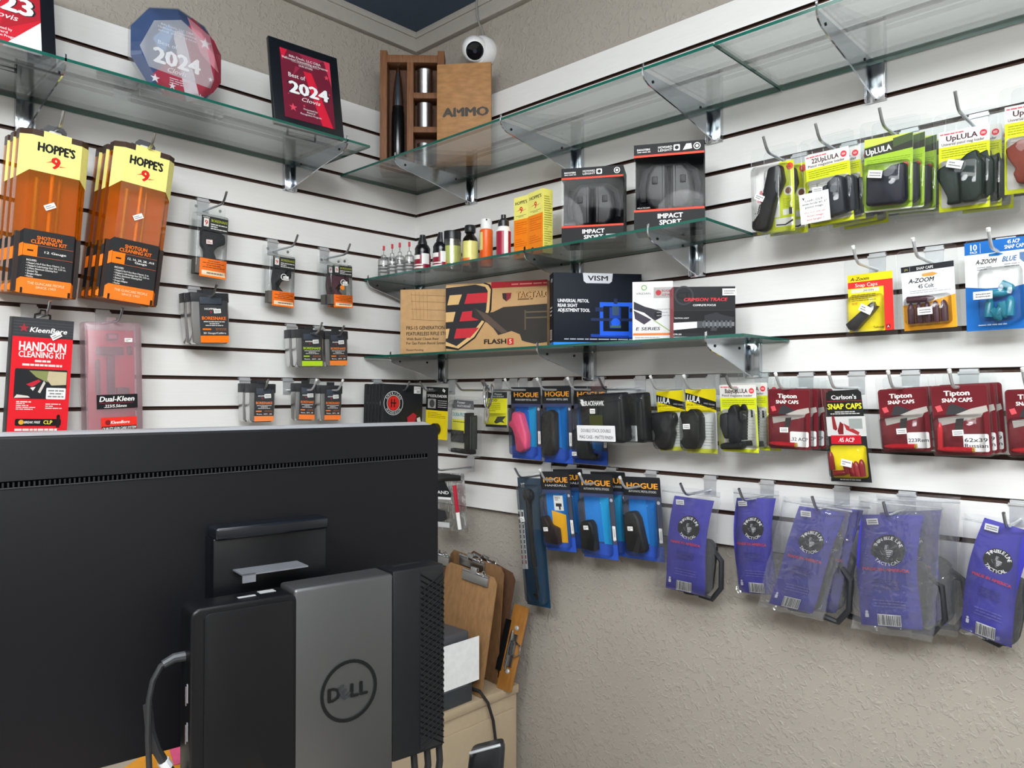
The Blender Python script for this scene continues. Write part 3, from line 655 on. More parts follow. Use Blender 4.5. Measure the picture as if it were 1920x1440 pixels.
for z in (-.122, -.222): MB().box(xd+.019, w/2-t, .002, D-.006, z-.017, z, WOOD).build('shelf_board', r, bev=.001)
def in_crate(x, y, z): return M_c @ Matrix.Translation((x, y, z))
xr = (-w/2+t+xd)/2; q = thing('display_round', 'large dummy cartridge with silver nose and black case standing in the crate', 'cartridge', in_crate(xr, .03, -h+.016))
MB().lathe([(.017, 0), (.019, .004), (.019, .13), (.018, .165), (.0165, .172), (.0165, .185)], BLACKG, n=20).build('black_case', q); MB().lathe([(.0155, .185), (.0158, .197), (.0145, .225), (.0105, .262), (.005, .296), (.0015, .306)], CHROME, n=20).build('silver_nose', q)
for k, (z, n) in enumerate(((-.122, 'top'), (-.222, 'middle'), (-h+.016, 'bottom'))):
    q = thing('metal_cup', f'small steel cup in the {n} compartment of the wooden crate', 'cup', in_crate((xd+.019+w/2-t)/2-.004, .03, z), 'steel cups in the crate')
    MB().lathe([(.019, 0), (.021, .001), (.022, .0035), (.0225, .072), (.0235, .074), (.0215, .0735), (.0205, .01), (.0, .009)], STEEL, n=20).build('cup_body', q)
Bl = WZ(819, 313, zt); Br = Bl+V((.6, -.8, 0)).normalized()*.156
M_, w, h = frame(Bl+V((0, 0, .293)), Br+V((0, 0, .293)), Bl); r = thing('crate_lid', 'light plywood crate lid stencilled AMMO leaning in front of the crate', 'lid', M_)
MB().box(-w/2, w/2, 0, .012, -h, 0, WOOD2).build('lid_board', r, bev=.001)
p = Pr(w, h, -.0004); p.t('AMMO', .53, .475, .082, '#4a4540', .86, .07)
for x in (.34,): p.poly([(x+.015, .405), (x+.029, .405), (x+.029, .505), (x+.015, .505)], WOOD2)
p.done('stencil_lettering', r)

# bottles and boxes on the middle shelf
def at_m(x, y): return Matrix.Translation((x, y, zm))
CLR = clear((.96, .97, .97), .05, .08, .12, (.85, .86, .88), .35)
names = ('leftmost', 'second', 'third', 'rightmost')
for k, (x, y) in enumerate([(-.187, -.080), (-.187, -.121), (-.184, -.153), (-.172, -.182)]):
    q = thing('dropper_bottle', f'clear dropper bottle with red needle cap, {names[k]} of the four', 'bottle', at_m(x, y), 'clear dropper bottles')
    s = .0175 if k == 0 else .0145
    MB().lathe([(s*.9, 0), (s, .003), (s, .045), (s*.9, .052), (s*.45, .056), (s*.42, .064), (.004, .066)], CLR, n=16).build('bottle_body', q); MB().lathe([(.0012, .064), (.001, .082)], CHROME, n=8).build('needle', q); MB().lathe([(.003, .079), (.0034, .080), (.0034, .091), (.0028, .0925)], M('#c22a34', .4), n=10).build('red_cap', q)
    MB().lathe([(s+.0004, .014), (s+.0004, .016)], M('#9a9a9c', .5), n=16).lathe([(s+.0004, .024), (s+.0004, .025)], M('#9a9a9c', .5), n=16).lathe([(s+.0004, .033), (s+.0004, .034)], M('#9a9a9c', .5), n=16).build('printed_line', q)
def curved(root, rad, a0, a1, z0, z1, m, name='label_wrap', n=14, e=.0005):
    mb = MB(); A = [math.radians(a0+(a1-a0)*k/n) for k in range(n+1)]
    pts = [((rad+e)*math.cos(a), (rad+e)*math.sin(a), z) for z in (z0, z1) for a in A]
    mb.add(pts, [(k, k+1, n+2+k, n+1+k) for k in range(n)], m); return mb
TOC = math.degrees(math.atan2(-.69, -.722))   # direction from the shelf to the customer side
for k, (x, y) in enumerate([(-.164, -.232), (-.150, -.296)]):
    q = thing('oil_bottle', ('black and crimson oil bottle with pointed cap, left of the pair', 'black and crimson oil bottle with pointed cap, right of the pair')[k], 'bottle', at_m(x, y), 'crimson oil bottles'); R_ = .023
    MB().lathe([(R_*.92, 0), (R_, .003), (R_, .05), (R_*.96, .056), (R_*.96, .06), (R_*.98, .066), (R_*.75, .076), (R_*.55, .079)], M('#141519', .2), n=22).build('bottle_body', q); MB().lathe([(R_*.6, .078), (R_*.58, .084), (R_*.36, .1), (R_*.34, .106), (R_*.2, .1065)], M('#1e2024', .35), n=18).build('pointed_cap', q)
    mb = curved(q, R_, TOC-100, TOC+100, .006, .046, M('#8e1230', .35)); o = curved(q, R_+.0003, TOC-70, TOC-12, .034, .046, WHITE); o2 = curved(q, R_+.0003, TOC-80, TOC+10, .008, .013, WHITE); o3 = curved(q, R_+.0003, TOC-80, TOC+10, .017, .02, WHITE)
    for z in (o, o2, o3): mb.add(z.v, z.f, z.m[0])
    mb.build('label_wrap', q); curved(q, R_+.0008, TOC+2, TOC+58, .02, .05, M('#ecebea', .5)).build('white_sticker', q)
q = thing('solvent_jar', 'clear wrapped jar with wide black cap and green label', 'jar', at_m(-.128, -.318)); R_ = .025
MB().lathe([(R_*.9, 0), (R_, .003), (R_, .07), (R_*.8, .078), (R_*.8, .08)], M('#3c4434', .15), n=22).build('jar_body', q); MB().lathe([(R_*.84, .078), (R_*.98, .08), (R_*1.04, .104), (R_*1.0, .108), (0, .108)], M('#1a1c1f', .35), n=22).build('black_cap', q)
curved(q, R_, TOC-110, TOC+110, .016, .066, M('#b9bf5e', .35)).build('green_label', q); curved(q, R_+.0004, TOC-100, TOC-30, .004, .024, M('#ee7a20', .4)).build('orange_label', q); curved(q, R_+.002, TOC-108, TOC-50, .055, .108, M('#dfe0e2', .3)).build('white_sticker', q)
MB().lathe([(R_*1.06, .0), (R_*1.06, .084)], clear((.97, .98, .96), .06, .05, .06), n=24).build('shrink_wrap', q)
q = thing('solvent_bottle', 'dark glass bottle with black screw cap and yellow label', 'bottle', at_m(-.077, -.338)); R_ = .0225
MB().lathe([(R_*.92, 0), (R_, .004), (R_, .086), (R_*.9, .094), (R_*.55, .103), (R_*.5, .112)], M('#17140f', .1), n=22).build('bottle_body', q); MB().lathe([(R_*.66, .11), (R_*.7, .112), (R_*.7, .128), (R_*.62, .131), (0, .131)], M('#1b1c1f', .4), n=22).build('black_cap', q)
curved(q, R_, TOC-110, TOC+110, .03, .084, M('#ece58c', .35)).build('yellow_label', q); curved(q, R_+.0004, TOC-110, TOC+0, .014, .036, M('#ee7a30', .4)).build('orange_label', q)
q = thing('spray_bottle', 'bright orange oil can with white flip cap', 'bottle', at_m(-.098, -.425)); R_ = .018
MB().lathe([(R_*.92, 0), (R_, .003), (R_, .1), (R_*.86, .103)], M('#f2661a', .35), n=22).build('orange_body', q); MB().lathe([(R_*.9, .103), (R_*.88, .128), (R_*.8, .131), (0, .131)], M('#f0f0ee', .35), n=20).build('white_cap', q); MB().cyl((-.0105, -.0118, .127), (-.012, -.0135, .127), .0022, BLACK, 10).build('nozzle', q)
curved(q, R_, TOC-100, TOC-30, .045, .094, M('#e9d98a', .4)).build('yellow_label', q); curved(q, R_+.0004, TOC-90, TOC-35, .005, .04, M('#d9531a', .4)).build('orange_panel', q)
q = thing('oil_bottle', 'white oil bottle with crimson label and black dropper cap', 'bottle', at_m(-.160, -.552)); R_ = .0185
MB().lathe([(R_*.92, 0), (R_, .003), (R_, .072), (R_*.85, .08), (R_*.7, .082)], M('#eeeeec', .35), n=22).build('bottle_body', q); MB().lathe([(R_*.78, .081), (R_*.76, .096), (R_*.5, .1), (R_*.36, .102), (R_*.34, .112), (0, .113)], M('#1c1d21', .35), n=20).build('black_cap', q)
curved(q, R_, TOC-75, TOC+5, .006, .068, M('#9c1636', .35)).build('crimson_label', q); curved(q, R_, TOC+40, TOC+95, .006, .068, M('#9c1636', .35)).build('crimson_label', q)
def obox(label, wall, uL, uR, vTL, dL, dR, z, D, name, cat, cols, group=None):
    M_, w, h = stand(wall, uL, uR, vTL, dL, dR, z); r = thing(name, label, cat, M_, group)
    MB().box(-w/2, w/2, 0, D, -h, 0, M(cols, .55, 0, .03, spec=.2)).build('carton', r, bev=.0008); return r, w, h
for k, (u0, u1, v, d0, d1) in enumerate(((964, 991, 372, .130, .132), (991, 1018, 363, .136, .150))):
    r, w, h = obox(('yellow and orange oil carton, left of the pair', 'yellow and orange oil carton, right of the pair with its side showing')[k], 'R', u0, u1, v, d0, d1, zm, .03, 'oil_carton', 'carton', '#e8df6a', 'yellow oil cartons')
    p = Pr(w, h, -.0004); p.r(0, .37, 1, 1, '#f58a1e'); p.r(0, 0, 1, .37, '#efe87c'); p.t("HOPPE'S", .5, .1, .05, '#1a1a1c', .82, .03); p.t('9', .5, .22, .1, '#d3211d', None, .03); p.poly([(.16, .235), (.4, .21), (.4, .222)], '#d3211d'); p.poly([(.6, .24), (.86, .22), (.6, .23)], '#d3211d'); p.ln(.15, .3, .85, .34, 2, '#7a7a50', 2, .4, 'c'); p.ln(.1, .41, .9, .62, 6, '#d9661a', 3, .3); p.ln(.1, .68, .9, .82, 4, '#d9661a', 4, .3); p.e(.3, .92, .12, '#5a2410'); p.done('printed_front', r)
    p = Pr(.03, h, 0); p.ln(.12, .1, .88, .9, 22, '#9a9440', 5, .35); p.mb.xf(Matrix.Translation((w/2+.0004, .015, 0)) @ Matrix.Rotation(math.pi/2, 4, 'Z')); p.mb.build('printed_side', r, smooth=False)
# earmuff boxes
for k, (u0, u1, v, d0, d1) in enumerate(((1053, 1169, 317, .200, .128), (1189, 1321, 273, .204, .135))):
    M_, w, h = stand('R', u0, u1, v, d0, d1, zm)
    r = thing('earmuff_box', ('black boxed earmuffs with orange stripes, the left one', 'black boxed earmuffs with orange stripes, larger looking right one')[k], 'box', M_, 'boxed earmuffs'); D = .085; BX = M('#0a0a0d', .5, spec=.2)
    MB().box(-w/2, w/2, D-.003, D, -h, 0, BX).box(-w/2, w/2, 0, D, -h, -h*.78, BX).box(-w/2, w/2, 0, D, -h*.15, 0, BX).box(-w/2, -w/2+.002, .03, D, -h*.78, -h*.15, BX).box(w/2-.002, w/2, .03, D, -h*.78, -h*.15, BX).build('carton', r, smooth=False)
    EM = M('#121317', .5)
    pt = [(-.30, -.22), (-.22, -.17), (.22, -.17), (.30, -.22), (.36, -.42), (.36, -.60), (.28, -.74), (.03, -.76), (-.03, -.76), (-.28, -.74), (-.36, -.60), (-.36, -.42)]
    MB().tube([(w*x, .045, h*z) for x, z in [(-.39, -.62), (-.41, -.45), (-.36, -.28), (-.22, -.195), (0, -.185), (.22, -.195), (.36, -.28), (.41, -.45), (.39, -.62)]], .007, EM, 8).build('headband', r)
    for sx in (-1, 1):
        blob(r, 'ear_cup', [(w*sx*x, h*z) for x, z in [(.03, -.24), (.2, -.22), (.3, -.34), (.34, -.52), (.3, -.70), (.2, -.77), (.03, -.76)]], .004, .06, EM, .008, 3)
        MB().box(w*sx*.2-.006, w*sx*.2+.006, -.001, .004, -h*.47, -h*.38, M('#1c1e23', .5)).build('battery_catch', r, bev=.002)
        MB().box(w*sx*.075-.003, w*sx*.075+.003, .0, .006, -h*.74, -h*.26, M('#17191d', .45)).build('cup_rib', r, bev=.002)
    MB().quad((-w*.5, -.0005, -h*.78), (w*.5, -.0005, -h*.78), (w*.5, -.0005, -h*.15), (-w*.5, -.0005, -h*.15), clear((.98, .985, .985), .0, .0, .03, edge=.17)).build('clear_window', r, smooth=False)
    p = Pr(w, h, -.0008); p.r(0, .765, 1, .79, '#f0482e'); p.r(0, .79, 1, 1, '#0b0b0f')
    p.t('IMPACT', .52, .85, .052, '#f6f6f4', .36, .045); p.t('SPORT', .52, .925, .052, '#f6f6f4', .31, .045); p.done('printed_base', r)
    p = Pr(w, h, -.0008); p.r(0, 0, 1, .125, '#0b0b0f'); p.r(0, .125, 1, .15, '#f0482e')
    p.t('SHOOTERS', .14, .062, .022, '#f0f0ee', .19, .03); p.ln(.05, .08, .24, .1, 1, '#d0d0d0', 1, .5); p.t('HOWARD', .45, .05, .026, '#f0f0ee', .2, .012); p.t('LEIGHT', .45, .085, .026, '#f0f0ee', .2, .012); p.rr(.57, .03, .66, .1, .002, '#f0f0ee'); p.e(.615, .065, .028, '#0b0b0f')
    if k: p.poly([(.7, .1), (.75, .03), (.82, .03), (.83, .09)], '#e8e8ea')
    p.ring(.9, .065, .05, .012, '#f0f0ee'); p.e(.9, .065, .022, '#f0f0ee')
    p.done('printed_header', r)
    p = Pr(w, h, -.0008); p.t('MULTICAM', .14, .745, .016, '#c8c8c8', .18, .02); p.done('printed_caption', r)
    if k == 0: sticker(r, w, h, .8, .93, 0, .022, .011, -.003, 11, '#c9cac8')

# lower shelf boxes
def frame_z(BL, BR, h): return frame(BL+V((0, 0, h)), BR+V((0, 0, h)), BL)
KR = '#c19a6b'
A_ = V((-.198, -.174, zb)); B_ = V((-.048, -.392, zb)); M_, w, h = frame_z(A_, B_, .186); r = thing('cardboard_box', 'plain brown cardboard rifle stock box at the left end of the lowest shelf', 'box', M_)
MB().box(-w/2, w/2, 0, .028, -h, 0, M(KR, .75, 0, .06)).build('carton', r, bev=.001)
p = Pr(w, h, -.0004); dk = '#2c2620'
W_ = .36
p.t('FRS-15 GENERATION II', .07*1, .595, .052, dk, .46, .02, 'l'); p.t('FEATURELESS RIFLE STOCK', .07, .685, .052, dk, .52, .02, 'l'); p.t('With Build Cheek Rest', .07, .765, .04, dk, .36, .012, 'l'); p.t('For Gas Piston Recoil System', .07, .83, .04, dk, .44, .012, 'l'); p.t('Patent Pending', .07, .935, .028, dk, .19, .01, 'l')
p.done('printed_lettering', r); p = Pr(w, h, -.0004); ln_ = M('#9a7448', .7)
for k in range(5): p.poly([(.12+.045*k, .04), (.123+.045*k, .04), (.148+.04*k, .46), (.145+.04*k, .46)], ln_)
for v in (.08, .18, .3, .46): p.poly([(.12, v), (.5, v+.03), (.5, v+.036), (.12, v+.006)], ln_)
p.done('printed_drawing', r)
r, w, h = obox('kraft and black rifle stock box with a red and tan shield', 'R', 836, 1026, 534, .168, .048, zb, .03, 'cardboard_box', 'box', KR)
p = Pr(w*1.14, h, -.0004); p.w = w; bk = '#2e2e32'
p.poly([(.0, .03), (.4, .0), (.45, .03), (.47, .10), (.46, .40), (.42, .52), (.3, .80), (.13, .97), (.0, .94)], '#1d1c1e'); p.poly([(.0, .03), (.38, .01), (.43, .04), (.455, .10), (.44, .40), (.41, .52), (.29, .78), (.13, .945), (.0, .9)], '#dcb67c'); p.poly([(.0, .05), (.3, .02), (.4, .06), (.425, .12), (.41, .4), (.38, .52), (.25, .76), (.11, .91), (0, .84)], bk)
for a in ([(.04, .16), (.165, .155), (.13, .30), (.015, .305)], [(.0, .41), (.1, .405), (.075, .55), (.0, .555)], [(.0, .655), (.04, .65), (.02, .79), (.0, .8)]): p.poly(a, '#d9b27a')
for a in ([(.22, .15), (.425, .145), (.42, .29), (.19, .295)], [(.17, .41), (.27, .4), (.265, .49), (.34, .54), (.14, .55)], [(.11, .655), (.34, .65), (.25, .79), (.085, .8)]): p.poly(a, '#c3303a')
p.r(.46, .0, 1., .085, '#a8202c'); p.ln(.66, .03, 1, .06, 1, '#e08a80', 2, .6)
p.poly([(.28, .36), (.42, .44), (.48, .43), (.58, .365), (1., .34), (1., .88), (.88, .9), (.8, .87), (.76, .85), (.74, .76), (.66, .71), (.53, .765), (.48, .66), (.42, .58), (.3, .5)], '#37332f'); p.poly([(.3, .37), (.42, .46), (.62, .72), (.56, .74), (.4, .55)], '#5a4c44'); p.r(.8, .44, 1, .46, '#6a5c48'); p.r(.8, .52, 1, .54, '#6a5c48'); p.r(.785, .42, .8, .7, '#5c5142')
p.poly([(.57, .165), (.66, .165), (.65, .24), (.61, .285), (.575, .24)], '#3a2a2c'); p.poly([(.61, .165), (.66, .165), (.65, .24), (.61, .285)], '#8a2a34'); p.t('TACTALOAD', .7, .2, .085, '#2a1a14', .44, .045, 'l'); p.t('TACTALOAD', .7, .2, .085, '#d9a468', .43, .0, 'l'); p.ln(.72, .25, 1, .275, 1, '#7a5a38', 4, .6)
p.t('FLASH', .5, .855, .065, '#231f1c', .22, .04); p.rr(.62, .815, .68, .905, .002, '#c62f30'); p.t('5', .65, .86, .06, '#f3d8c0', None, .03)
for k in range(len(p.mb.v)):
    x, y, z = p.mb.v[k]; p.mb.v[k] = (min(x, w/2), y, z)
p.done('printed_front', r); MB().box(-w/2-.0006, -w/2, 0, .03, -h, 0, M('#26262a', .5)).build('black_end', r, smooth=False)
A_ = V((-.195, -.75, zb)); M_, w, h = frame_z(A_, A_+V((.167, -.135, 0)), .172); r = thing('tool_box', 'dark navy sight tool box with bright blue base band', 'box', M_); D = .045
NV = M('#131924', .55, 0, .03, spec=.15)
MB().box(-w/2, w/2, 0, D, -h, 0, NV).build('carton', r, bev=.001)
p = Pr(w, h, -.0004); p.r(0, .955, 1, 1, '#1c86e0'); p.poly([(.33, 0), (.67, 0), (.66, .11), (.63, .14), (.37, .14), (.34, .11)], '#c9cbd2'); p.t('VISM', .5, .07, .065, '#1a1c22', .23, .03)
for k, tx in enumerate(('UNIVERSAL PISTOL', 'REAR SIGHT', 'ADJUSTMENT TOOL')): p.t(tx, .05, .385+.065*k, .044, '#f0f2f6', (.35, .22, .36)[k], .035, 'l')
bl = '#1f5fe0'; bd = '#123a9a'
p.poly([(.42, .84), (.98, .86), (.98, .9), (.42, .88)], bd); 
for a in ((.52, .40, .56, .86), (.85, .42, .89, .88)): p.r(*a, bl)
p.r(.52, .40, .89, .455, bl); p.r(.52, .80, .89, .86, bl); p.r(.63, .47, .76, .76, bd); p.r(.66, .45, .74, .58, '#39506a'); p.r(.42, .62, .98, .66, '#1a2a52'); p.r(.47, .47, .56, .53, '#1a2a52'); p.r(.86, .48, .98, .53, '#1a2a52'); p.e(.70, .68, .05, bl); p.r(.64, .72, .76, .75, '#4a6a50'); p.r(.68, .35, .72, .42, '#18264a')
p.ln(.12, .9, .92, .925, 1, '#b8c0d0', 3, .5); p.done('printed_front', r)
p = Pr(D, h, 0); p.r(0, 0, 1, .955, NV); p.r(0, .955, 1, 1, '#1c86e0'); p.t('VISM', .6, .1, .05, '#d0d4dc', .5, .03); p.ln(.2, .45, .8, .6, 3, '#d0d4dc', 3, .4); p.bar(.2, .78, .7, .92, 5); p.mb.xf(Matrix.Translation((-w/2-.0006, D/2, 0)) @ Matrix.Rotation(-math.pi/2, 4, 'Z')); p.mb.build('printed_side', r, smooth=False)
r, w, h = obox('white and grey light box with orange stripe, between navy and black boxes', 'R', 1187, 1262, 529, .170, .125, zb, .035, 'light_box', 'box', '#e4e4e4')
p = Pr(w, h, -.0004); p.r(0, 0, 1, 1, '#dcdcdc'); p.ring(.28, .1, .07, .022, '#5aa23a'); p.t('VIRIDIAN', .26, .2, .035, '#4a4a4c', .36, .01); p.r(.52, .1, 1, .28, '#a9a6a6'); p.e(.64, .19, .07, '#b0303a'); p.t('RUGER', .73, .16, .035, '#9a2a36', .25, .03, 'l'); p.t('LCP MAX', .73, .225, .035, '#9a2a36', .28, .03, 'l')
p.poly([(.02, .33), (.3, .42), (.72, .5), (.72, .6), (.55, .66), (.28, .52), (.02, .46)], '#2a2834'); p.poly([(.02, .48), (.3, .58), (.46, .64), (.28, .72), (.05, .62)], '#3a3644'); p.e(.62, .56, .09, '#16161c'); p.poly([(.5, .65), (.54, .645), (1, .86), (1, .88)], '#9ab27a'); p.t('E SERIES', .38, .79, .05, '#3a3a40', .6, .02, 'c', 0, .25); p.r(0, .865, 1, .9, '#e07a30'); p.ln(.05, .92, .95, .99, 2, '#a0a0a0', 3, .4); p.ln(.6, .44, 1, .6, 3, '#a8a8aa', 6, .2); p.done('printed_front', r)
MB().box(-w/2-.001, -w/2, .0, .035, -h, 0, M('#ededeb', .5)).build('white_spine', r, smooth=False)
r, w, h = obox('black tactical light box with crimson spine at the shelf right end', 'R', 1263, 1379, 538, .188, .108, zb, .05, 'light_box', 'box', '#18191c')
p = Pr(w, h, -.0004); p.r(0, 0, 1, .97, '#1d1e22'); p.r(0, .97, 1, 1, '#9ba0a0'); p.ring(.17, .17, .16, .03, '#33353a'); p.t('CT', .16, .17, .12, '#0e0f12', .22, .03); p.t('CRIMSON TRACE', .52, .25, .06, '#d6333c', .7, .03, 'c', 0, .25); p.t('COMPLETE FOCUS', .5, .36, .035, '#f0f0f0', .37, .03); p.r(0, .46, 1, .465, '#3a3c40')
p.r(0, .47, 1, .9, '#101114'); p.poly([(0, .70), (.38, .68), (.38, .80), (0, .84)], '#e6ece8'); p.t('TACTICAL LIGHT', .13, .61, .025, '#e8e8e8', .24, .02); p.r(.38, .67, .47, .80, '#4a4c50'); p.r(.47, .69, .98, .77, '#77797c'); 
for k in range(7): p.r(.48+.07*k, .66, .52+.07*k, .80, '#56585c')
p.poly([(.5, .56), (.7, .5), (.78, .55), (.98, .6), (.98, .66), (.5, .66)], '#2c2e33'); p.r(.6, .8, .7, .86, '#3a3c40'); p.t('CMR-300', .06, .925, .03, '#e0e0e0', .13, .02); p.done('printed_front', r); sticker(r, w, h, .9, .11, 0, .028, .014, -.003, 12)
MB().box(-w/2-.001, -w/2, .0, .05, -h, 0, M('#a81c30', .5)).build('crimson_spine', r, smooth=False)

# security camera and its cord
c_ = WR(880, 88, .05); r = thing('security_camera', 'white dome security camera under the trim near the corner', 'camera', Matrix.Translation((.02, c_.y, c_.z)))
MB().lathe([(.043, 0), (.046, .006), (.046, .03), (.042, .036), (0, .036)], M('#e9e9ea', .35), n=28).xf(Matrix.Rotation(-math.pi/2, 4, 'Y')).build('base', r)
dr = (CAM-V((-.05, c_.y, c_.z))).normalized(); dr = (dr+V((0, -.1, -.25))).normalized(); q = dr.to_track_quat('Z', 'Y').to_matrix().to_4x4(); sh = M('#f0f0f0', .3)
MB().lathe([(.0, -.038), (.02, -.032), (.033, -.018), (.0375, 0), (.035, .014), (.03, .022), (.027, .024)], sh, n=28).xf(Matrix.Translation((-.05, 0, 0)) @ q).build('ball_housing', r)
MB().lathe([(.0265, .021), (.0265, .0235), (.022, .0275), (0, .030)], M('#0e1016', .08), n=24).xf(Matrix.Translation((-.05, 0, 0)) @ q).build('lens', r)
MB().lathe([(.006, .0302), (.006, .0315), (0, .0316)], M('#2a3040', .05), n=14).xf(Matrix.Translation((-.05, 0, 0)) @ q).build('lens_centre', r)
MB().cyl((-.028, .0, -.046), (-.022, .002, -.05), .004, CHROME, 10).build('screw', r)
pa = [V((.004, c_.y, c_.z+.045)), V((.001, c_.y-.004, c_.z+.06)), V((-.004, c_.y+.006, c_.z+.085)), V((-.007, c_.y+.012, c_.z+.11)), V((-.010, c_.y+.012, CEIL-.02)), V((-.010, c_.y+.011, CEIL+.005))]
tag(MB().tube(pa, .0028, M('#8a8784', .6), 8).build('cord'), 'thin grey cord running from the security camera up over the trim', 'cord')
# ================================================================== RIGHT WALL: hanging packs
GRN = '#d0d823'
def dim(h, k=.72): return '#'+''.join('%02x' % int(int(h[i:i+2], 16)*k) for i in (1, 3, 5))
def pack(name, label, cat, TL, TR, BL, dt, db=None, group=None): return item(name, label, cat, 'R', TL, TR, BL, dt, db, group)
def tab(root, w, z0, z1, ww=None, y=.0005):
    ww = ww or w; return MB().prism(rr(-ww/2, ww/2, z0, z1, .006), y, y+.0012, BLIS).build('hang_tab', root, smooth=False)
# ---- loaders of the upper row
def loader(label, TL, TR, BL, d, db, title, sub, body, shape, nb=0, labs=(), style=0, g='B', hk=None, top=.03, hl=.03):
    r, w, h = pack('loader_pack', label, 'blister pack', TL, TR, BL, d, db, 'magazine loader packs')
    MB().prism(rr(-w/2, w/2, -h, 0, .004), 0, .0006, M('#e0dfda', .5)).build('card', r, smooth=False); MB().prism(rr(-w/2-.008, w/2+.010, -h-.010, top, .009), .0008, .002, BLIS).build('clear_backing', r, smooth=False)
    p = Pr(w, h, -.0003)
    if style == 0:
        p.r(0, .0, 1, .19, '#e0dfda'); p.r(0, .19, 1, .36, GRN); p.r(0, .36, 1, .97, '#d6d4cc'); p.r(.0, .19, .045, .98, GRN); p.r(.955, .19, 1, .98, GRN); p.r(0, .95, 1, 1, GRN)
        p.t(title, .46, .09, .062, '#4a2a34', .62, .035); p.t(sub, .48, .158, .034, '#5a4a50', .84, .018); p.ln(.03, .02, .5, .045, 1, '#d05a64', 2, .6); p.e(.88, .09, .07, '#e23a44'); p.ln(.84, .075, .92, .105, 2, '#f6d0d0', 2, .5); p.ln(.06, .215, .94, .33, 4, '#8e9420', 3, .28); p.ln(.1, .4, .5, .5, 4, '#b0aea6', 4, .3); p.ln(.62, .42, .93, .92, 12, '#b8b6ae', 6, .25)
    else:
        p.r(0, 0, 1, .98, '#9fc23a'); p.r(0, .0, 1, .1, '#c9d45a'); p.poly([(0, .12), (1, .03), (1, .2), (0, .25)], '#3a3c34'); p.poly([(.6, .04), (1, .0), (1, .1), (.6, .16)], '#4a5a3a'); p.t(title, .3, .165, .075, '#f4f4f0', .54, .04, 'c', 6); p.ln(.05, .28, .95, .36, 3, '#7a9a28', 3, .3); p.e(.85, .42, .07, '#e02a34')
    p.done('printed_card', r)
    B0 = .36 if style == 0 else .34
    blob(r, 'loader_body', UV(w, h, shape[0]), -.023, -.002, M(dim(body), .5, spec=.25), .005, 3)
    for s2 in shape[1:]: blob(r, 'loader_lever', UV(w, h, s2), -.027, -.004, M(dim(body), .48, spec=.25), .004, 3)
    blister(r, -w*.47, w*.45, -h*.97, -h*B0, .030, .006, .008)
    for k in range(nb): dup(r, labs[k], (.012*(k+1), .0255*(k+1), .002-.004*k), 'magazine loader packs', 0, ())
    auto_hook(r, 'R', hk or label.split(',')[0].replace('magazine ', ''), g, d+hl, False)
    return r, w, h
UPS = [[(.12, .52), (.2, .46), (.5, .48), (.62, .42), (.92, .40), (.95, .88), (.85, .94), (.12, .93)]]
r, w, h = pack('loader_pack', 'loader pack with long diagonal black tool and white card, leftmost in the top row', 'blister pack', (1417, 313), (1488, 299), (1421, 441), .12, .108, 'magazine loader packs')
MB().prism(rr(-w/2, w/2, -h, 0, .004), 0, .0006, M('#f2f1ec', .45)).build('card', r, smooth=False); MB().prism(rr(-w/2-.01, w/2+.006, -h-.008, .034, .009), .0008, .002, BLIS).build('clear_backing', r, smooth=False)
p = Pr(w, h, -.0003); p.r(0, 0, .62, .78, '#eceae8'); p.r(.62, 0, 1, 1, GRN); p.r(0, .78, 1, 1, GRN); p.e(.9, .08, .09, '#e2523a'); p.e(.85, .42, .12, '#efe9dc'); p.e(.85, .42, .08, '#8a5a4a'); p.ln(.7, .52, .96, .66, 6, '#9aa024', 4, .3); p.r(.7, .68, .97, .76, '#e8e6e0'); p.r(.86, .66, .94, .76, '#2a2a2c'); p.r(.5, .8, .97, .92, '#efece6'); p.poly([(.52, .88), (.75, .89), (.96, .83), (.96, .86), (.76, .91), (.52, .9)], '#2a2420'); p.t('SPEED LOADER', .2, .52, .1, '#3a3236', .7, .03, 'c', 72); p.t('STRIP', .12, .45, .06, '#d04a5a', .3, .03, 'c', 72)
p.done('printed_card', r); blob(r, 'loader_body', UV(w, h, [(.46, .08), (.78, .06), (.84, .3), (.62, .55), (.44, .92), (.3, .99), (-.02, .93), (.02, .82), (.2, .7), (.3, .45)]), -.026, -.002, M('#0f1012', .45, spec=.3), .006, 3)
blister(r, -w*.5, w*.42, -h*1.0, -h*.02, .034, .006, .01); sticker(r, w, h, .3, .5, -28, .02, .011, -.036, 14)
dup(r, 'loader pack behind the one with the diagonal black tool', (.014, .028, -.003), 'magazine loader packs'); auto_hook(r, 'R', 'diagonal black loader packs', 'B', .15)
r, w, h = loader('grey magazine loader pack with a white instruction note, second in the top row', (1509, 294), (1591, 273), (1514, 428), .118, .105, '22UpLULA', 'Pistol magazine loader', '#3a3e48', [[(.1, .5), (.3, .53), (.55, .47), (.62, .93), (.1, .93)], [(.56, .46), (.78, .38), (.92, .42), (.92, .9), (.56, .92)]], 3, ['loader pack just behind the noted grey one', 'third loader pack behind the noted grey one', 'rearmost loader pack behind the noted grey one'])
q = Pr(w*.68, h*.41, 0); q.r(0, 0, 1, 1, '#f4f3f1'); 
for k, (tx, cc) in enumerate((('Loads .22LR', '#3a3a40'), ('wide-body #1.3"', '#3a3a40'), ('pistol mags.', '#3a3a40'))): q.t(tx, .5, .24+.11*k, .065, cc, (.6, .84, .62)[k], .02)
for k, tx in enumerate(('Do not use on', '9mm mags', 'and larger !')): q.t(tx, .5, .64+.12*k, .06, '#c4646e', (.68, .56, .58)[k], .02)
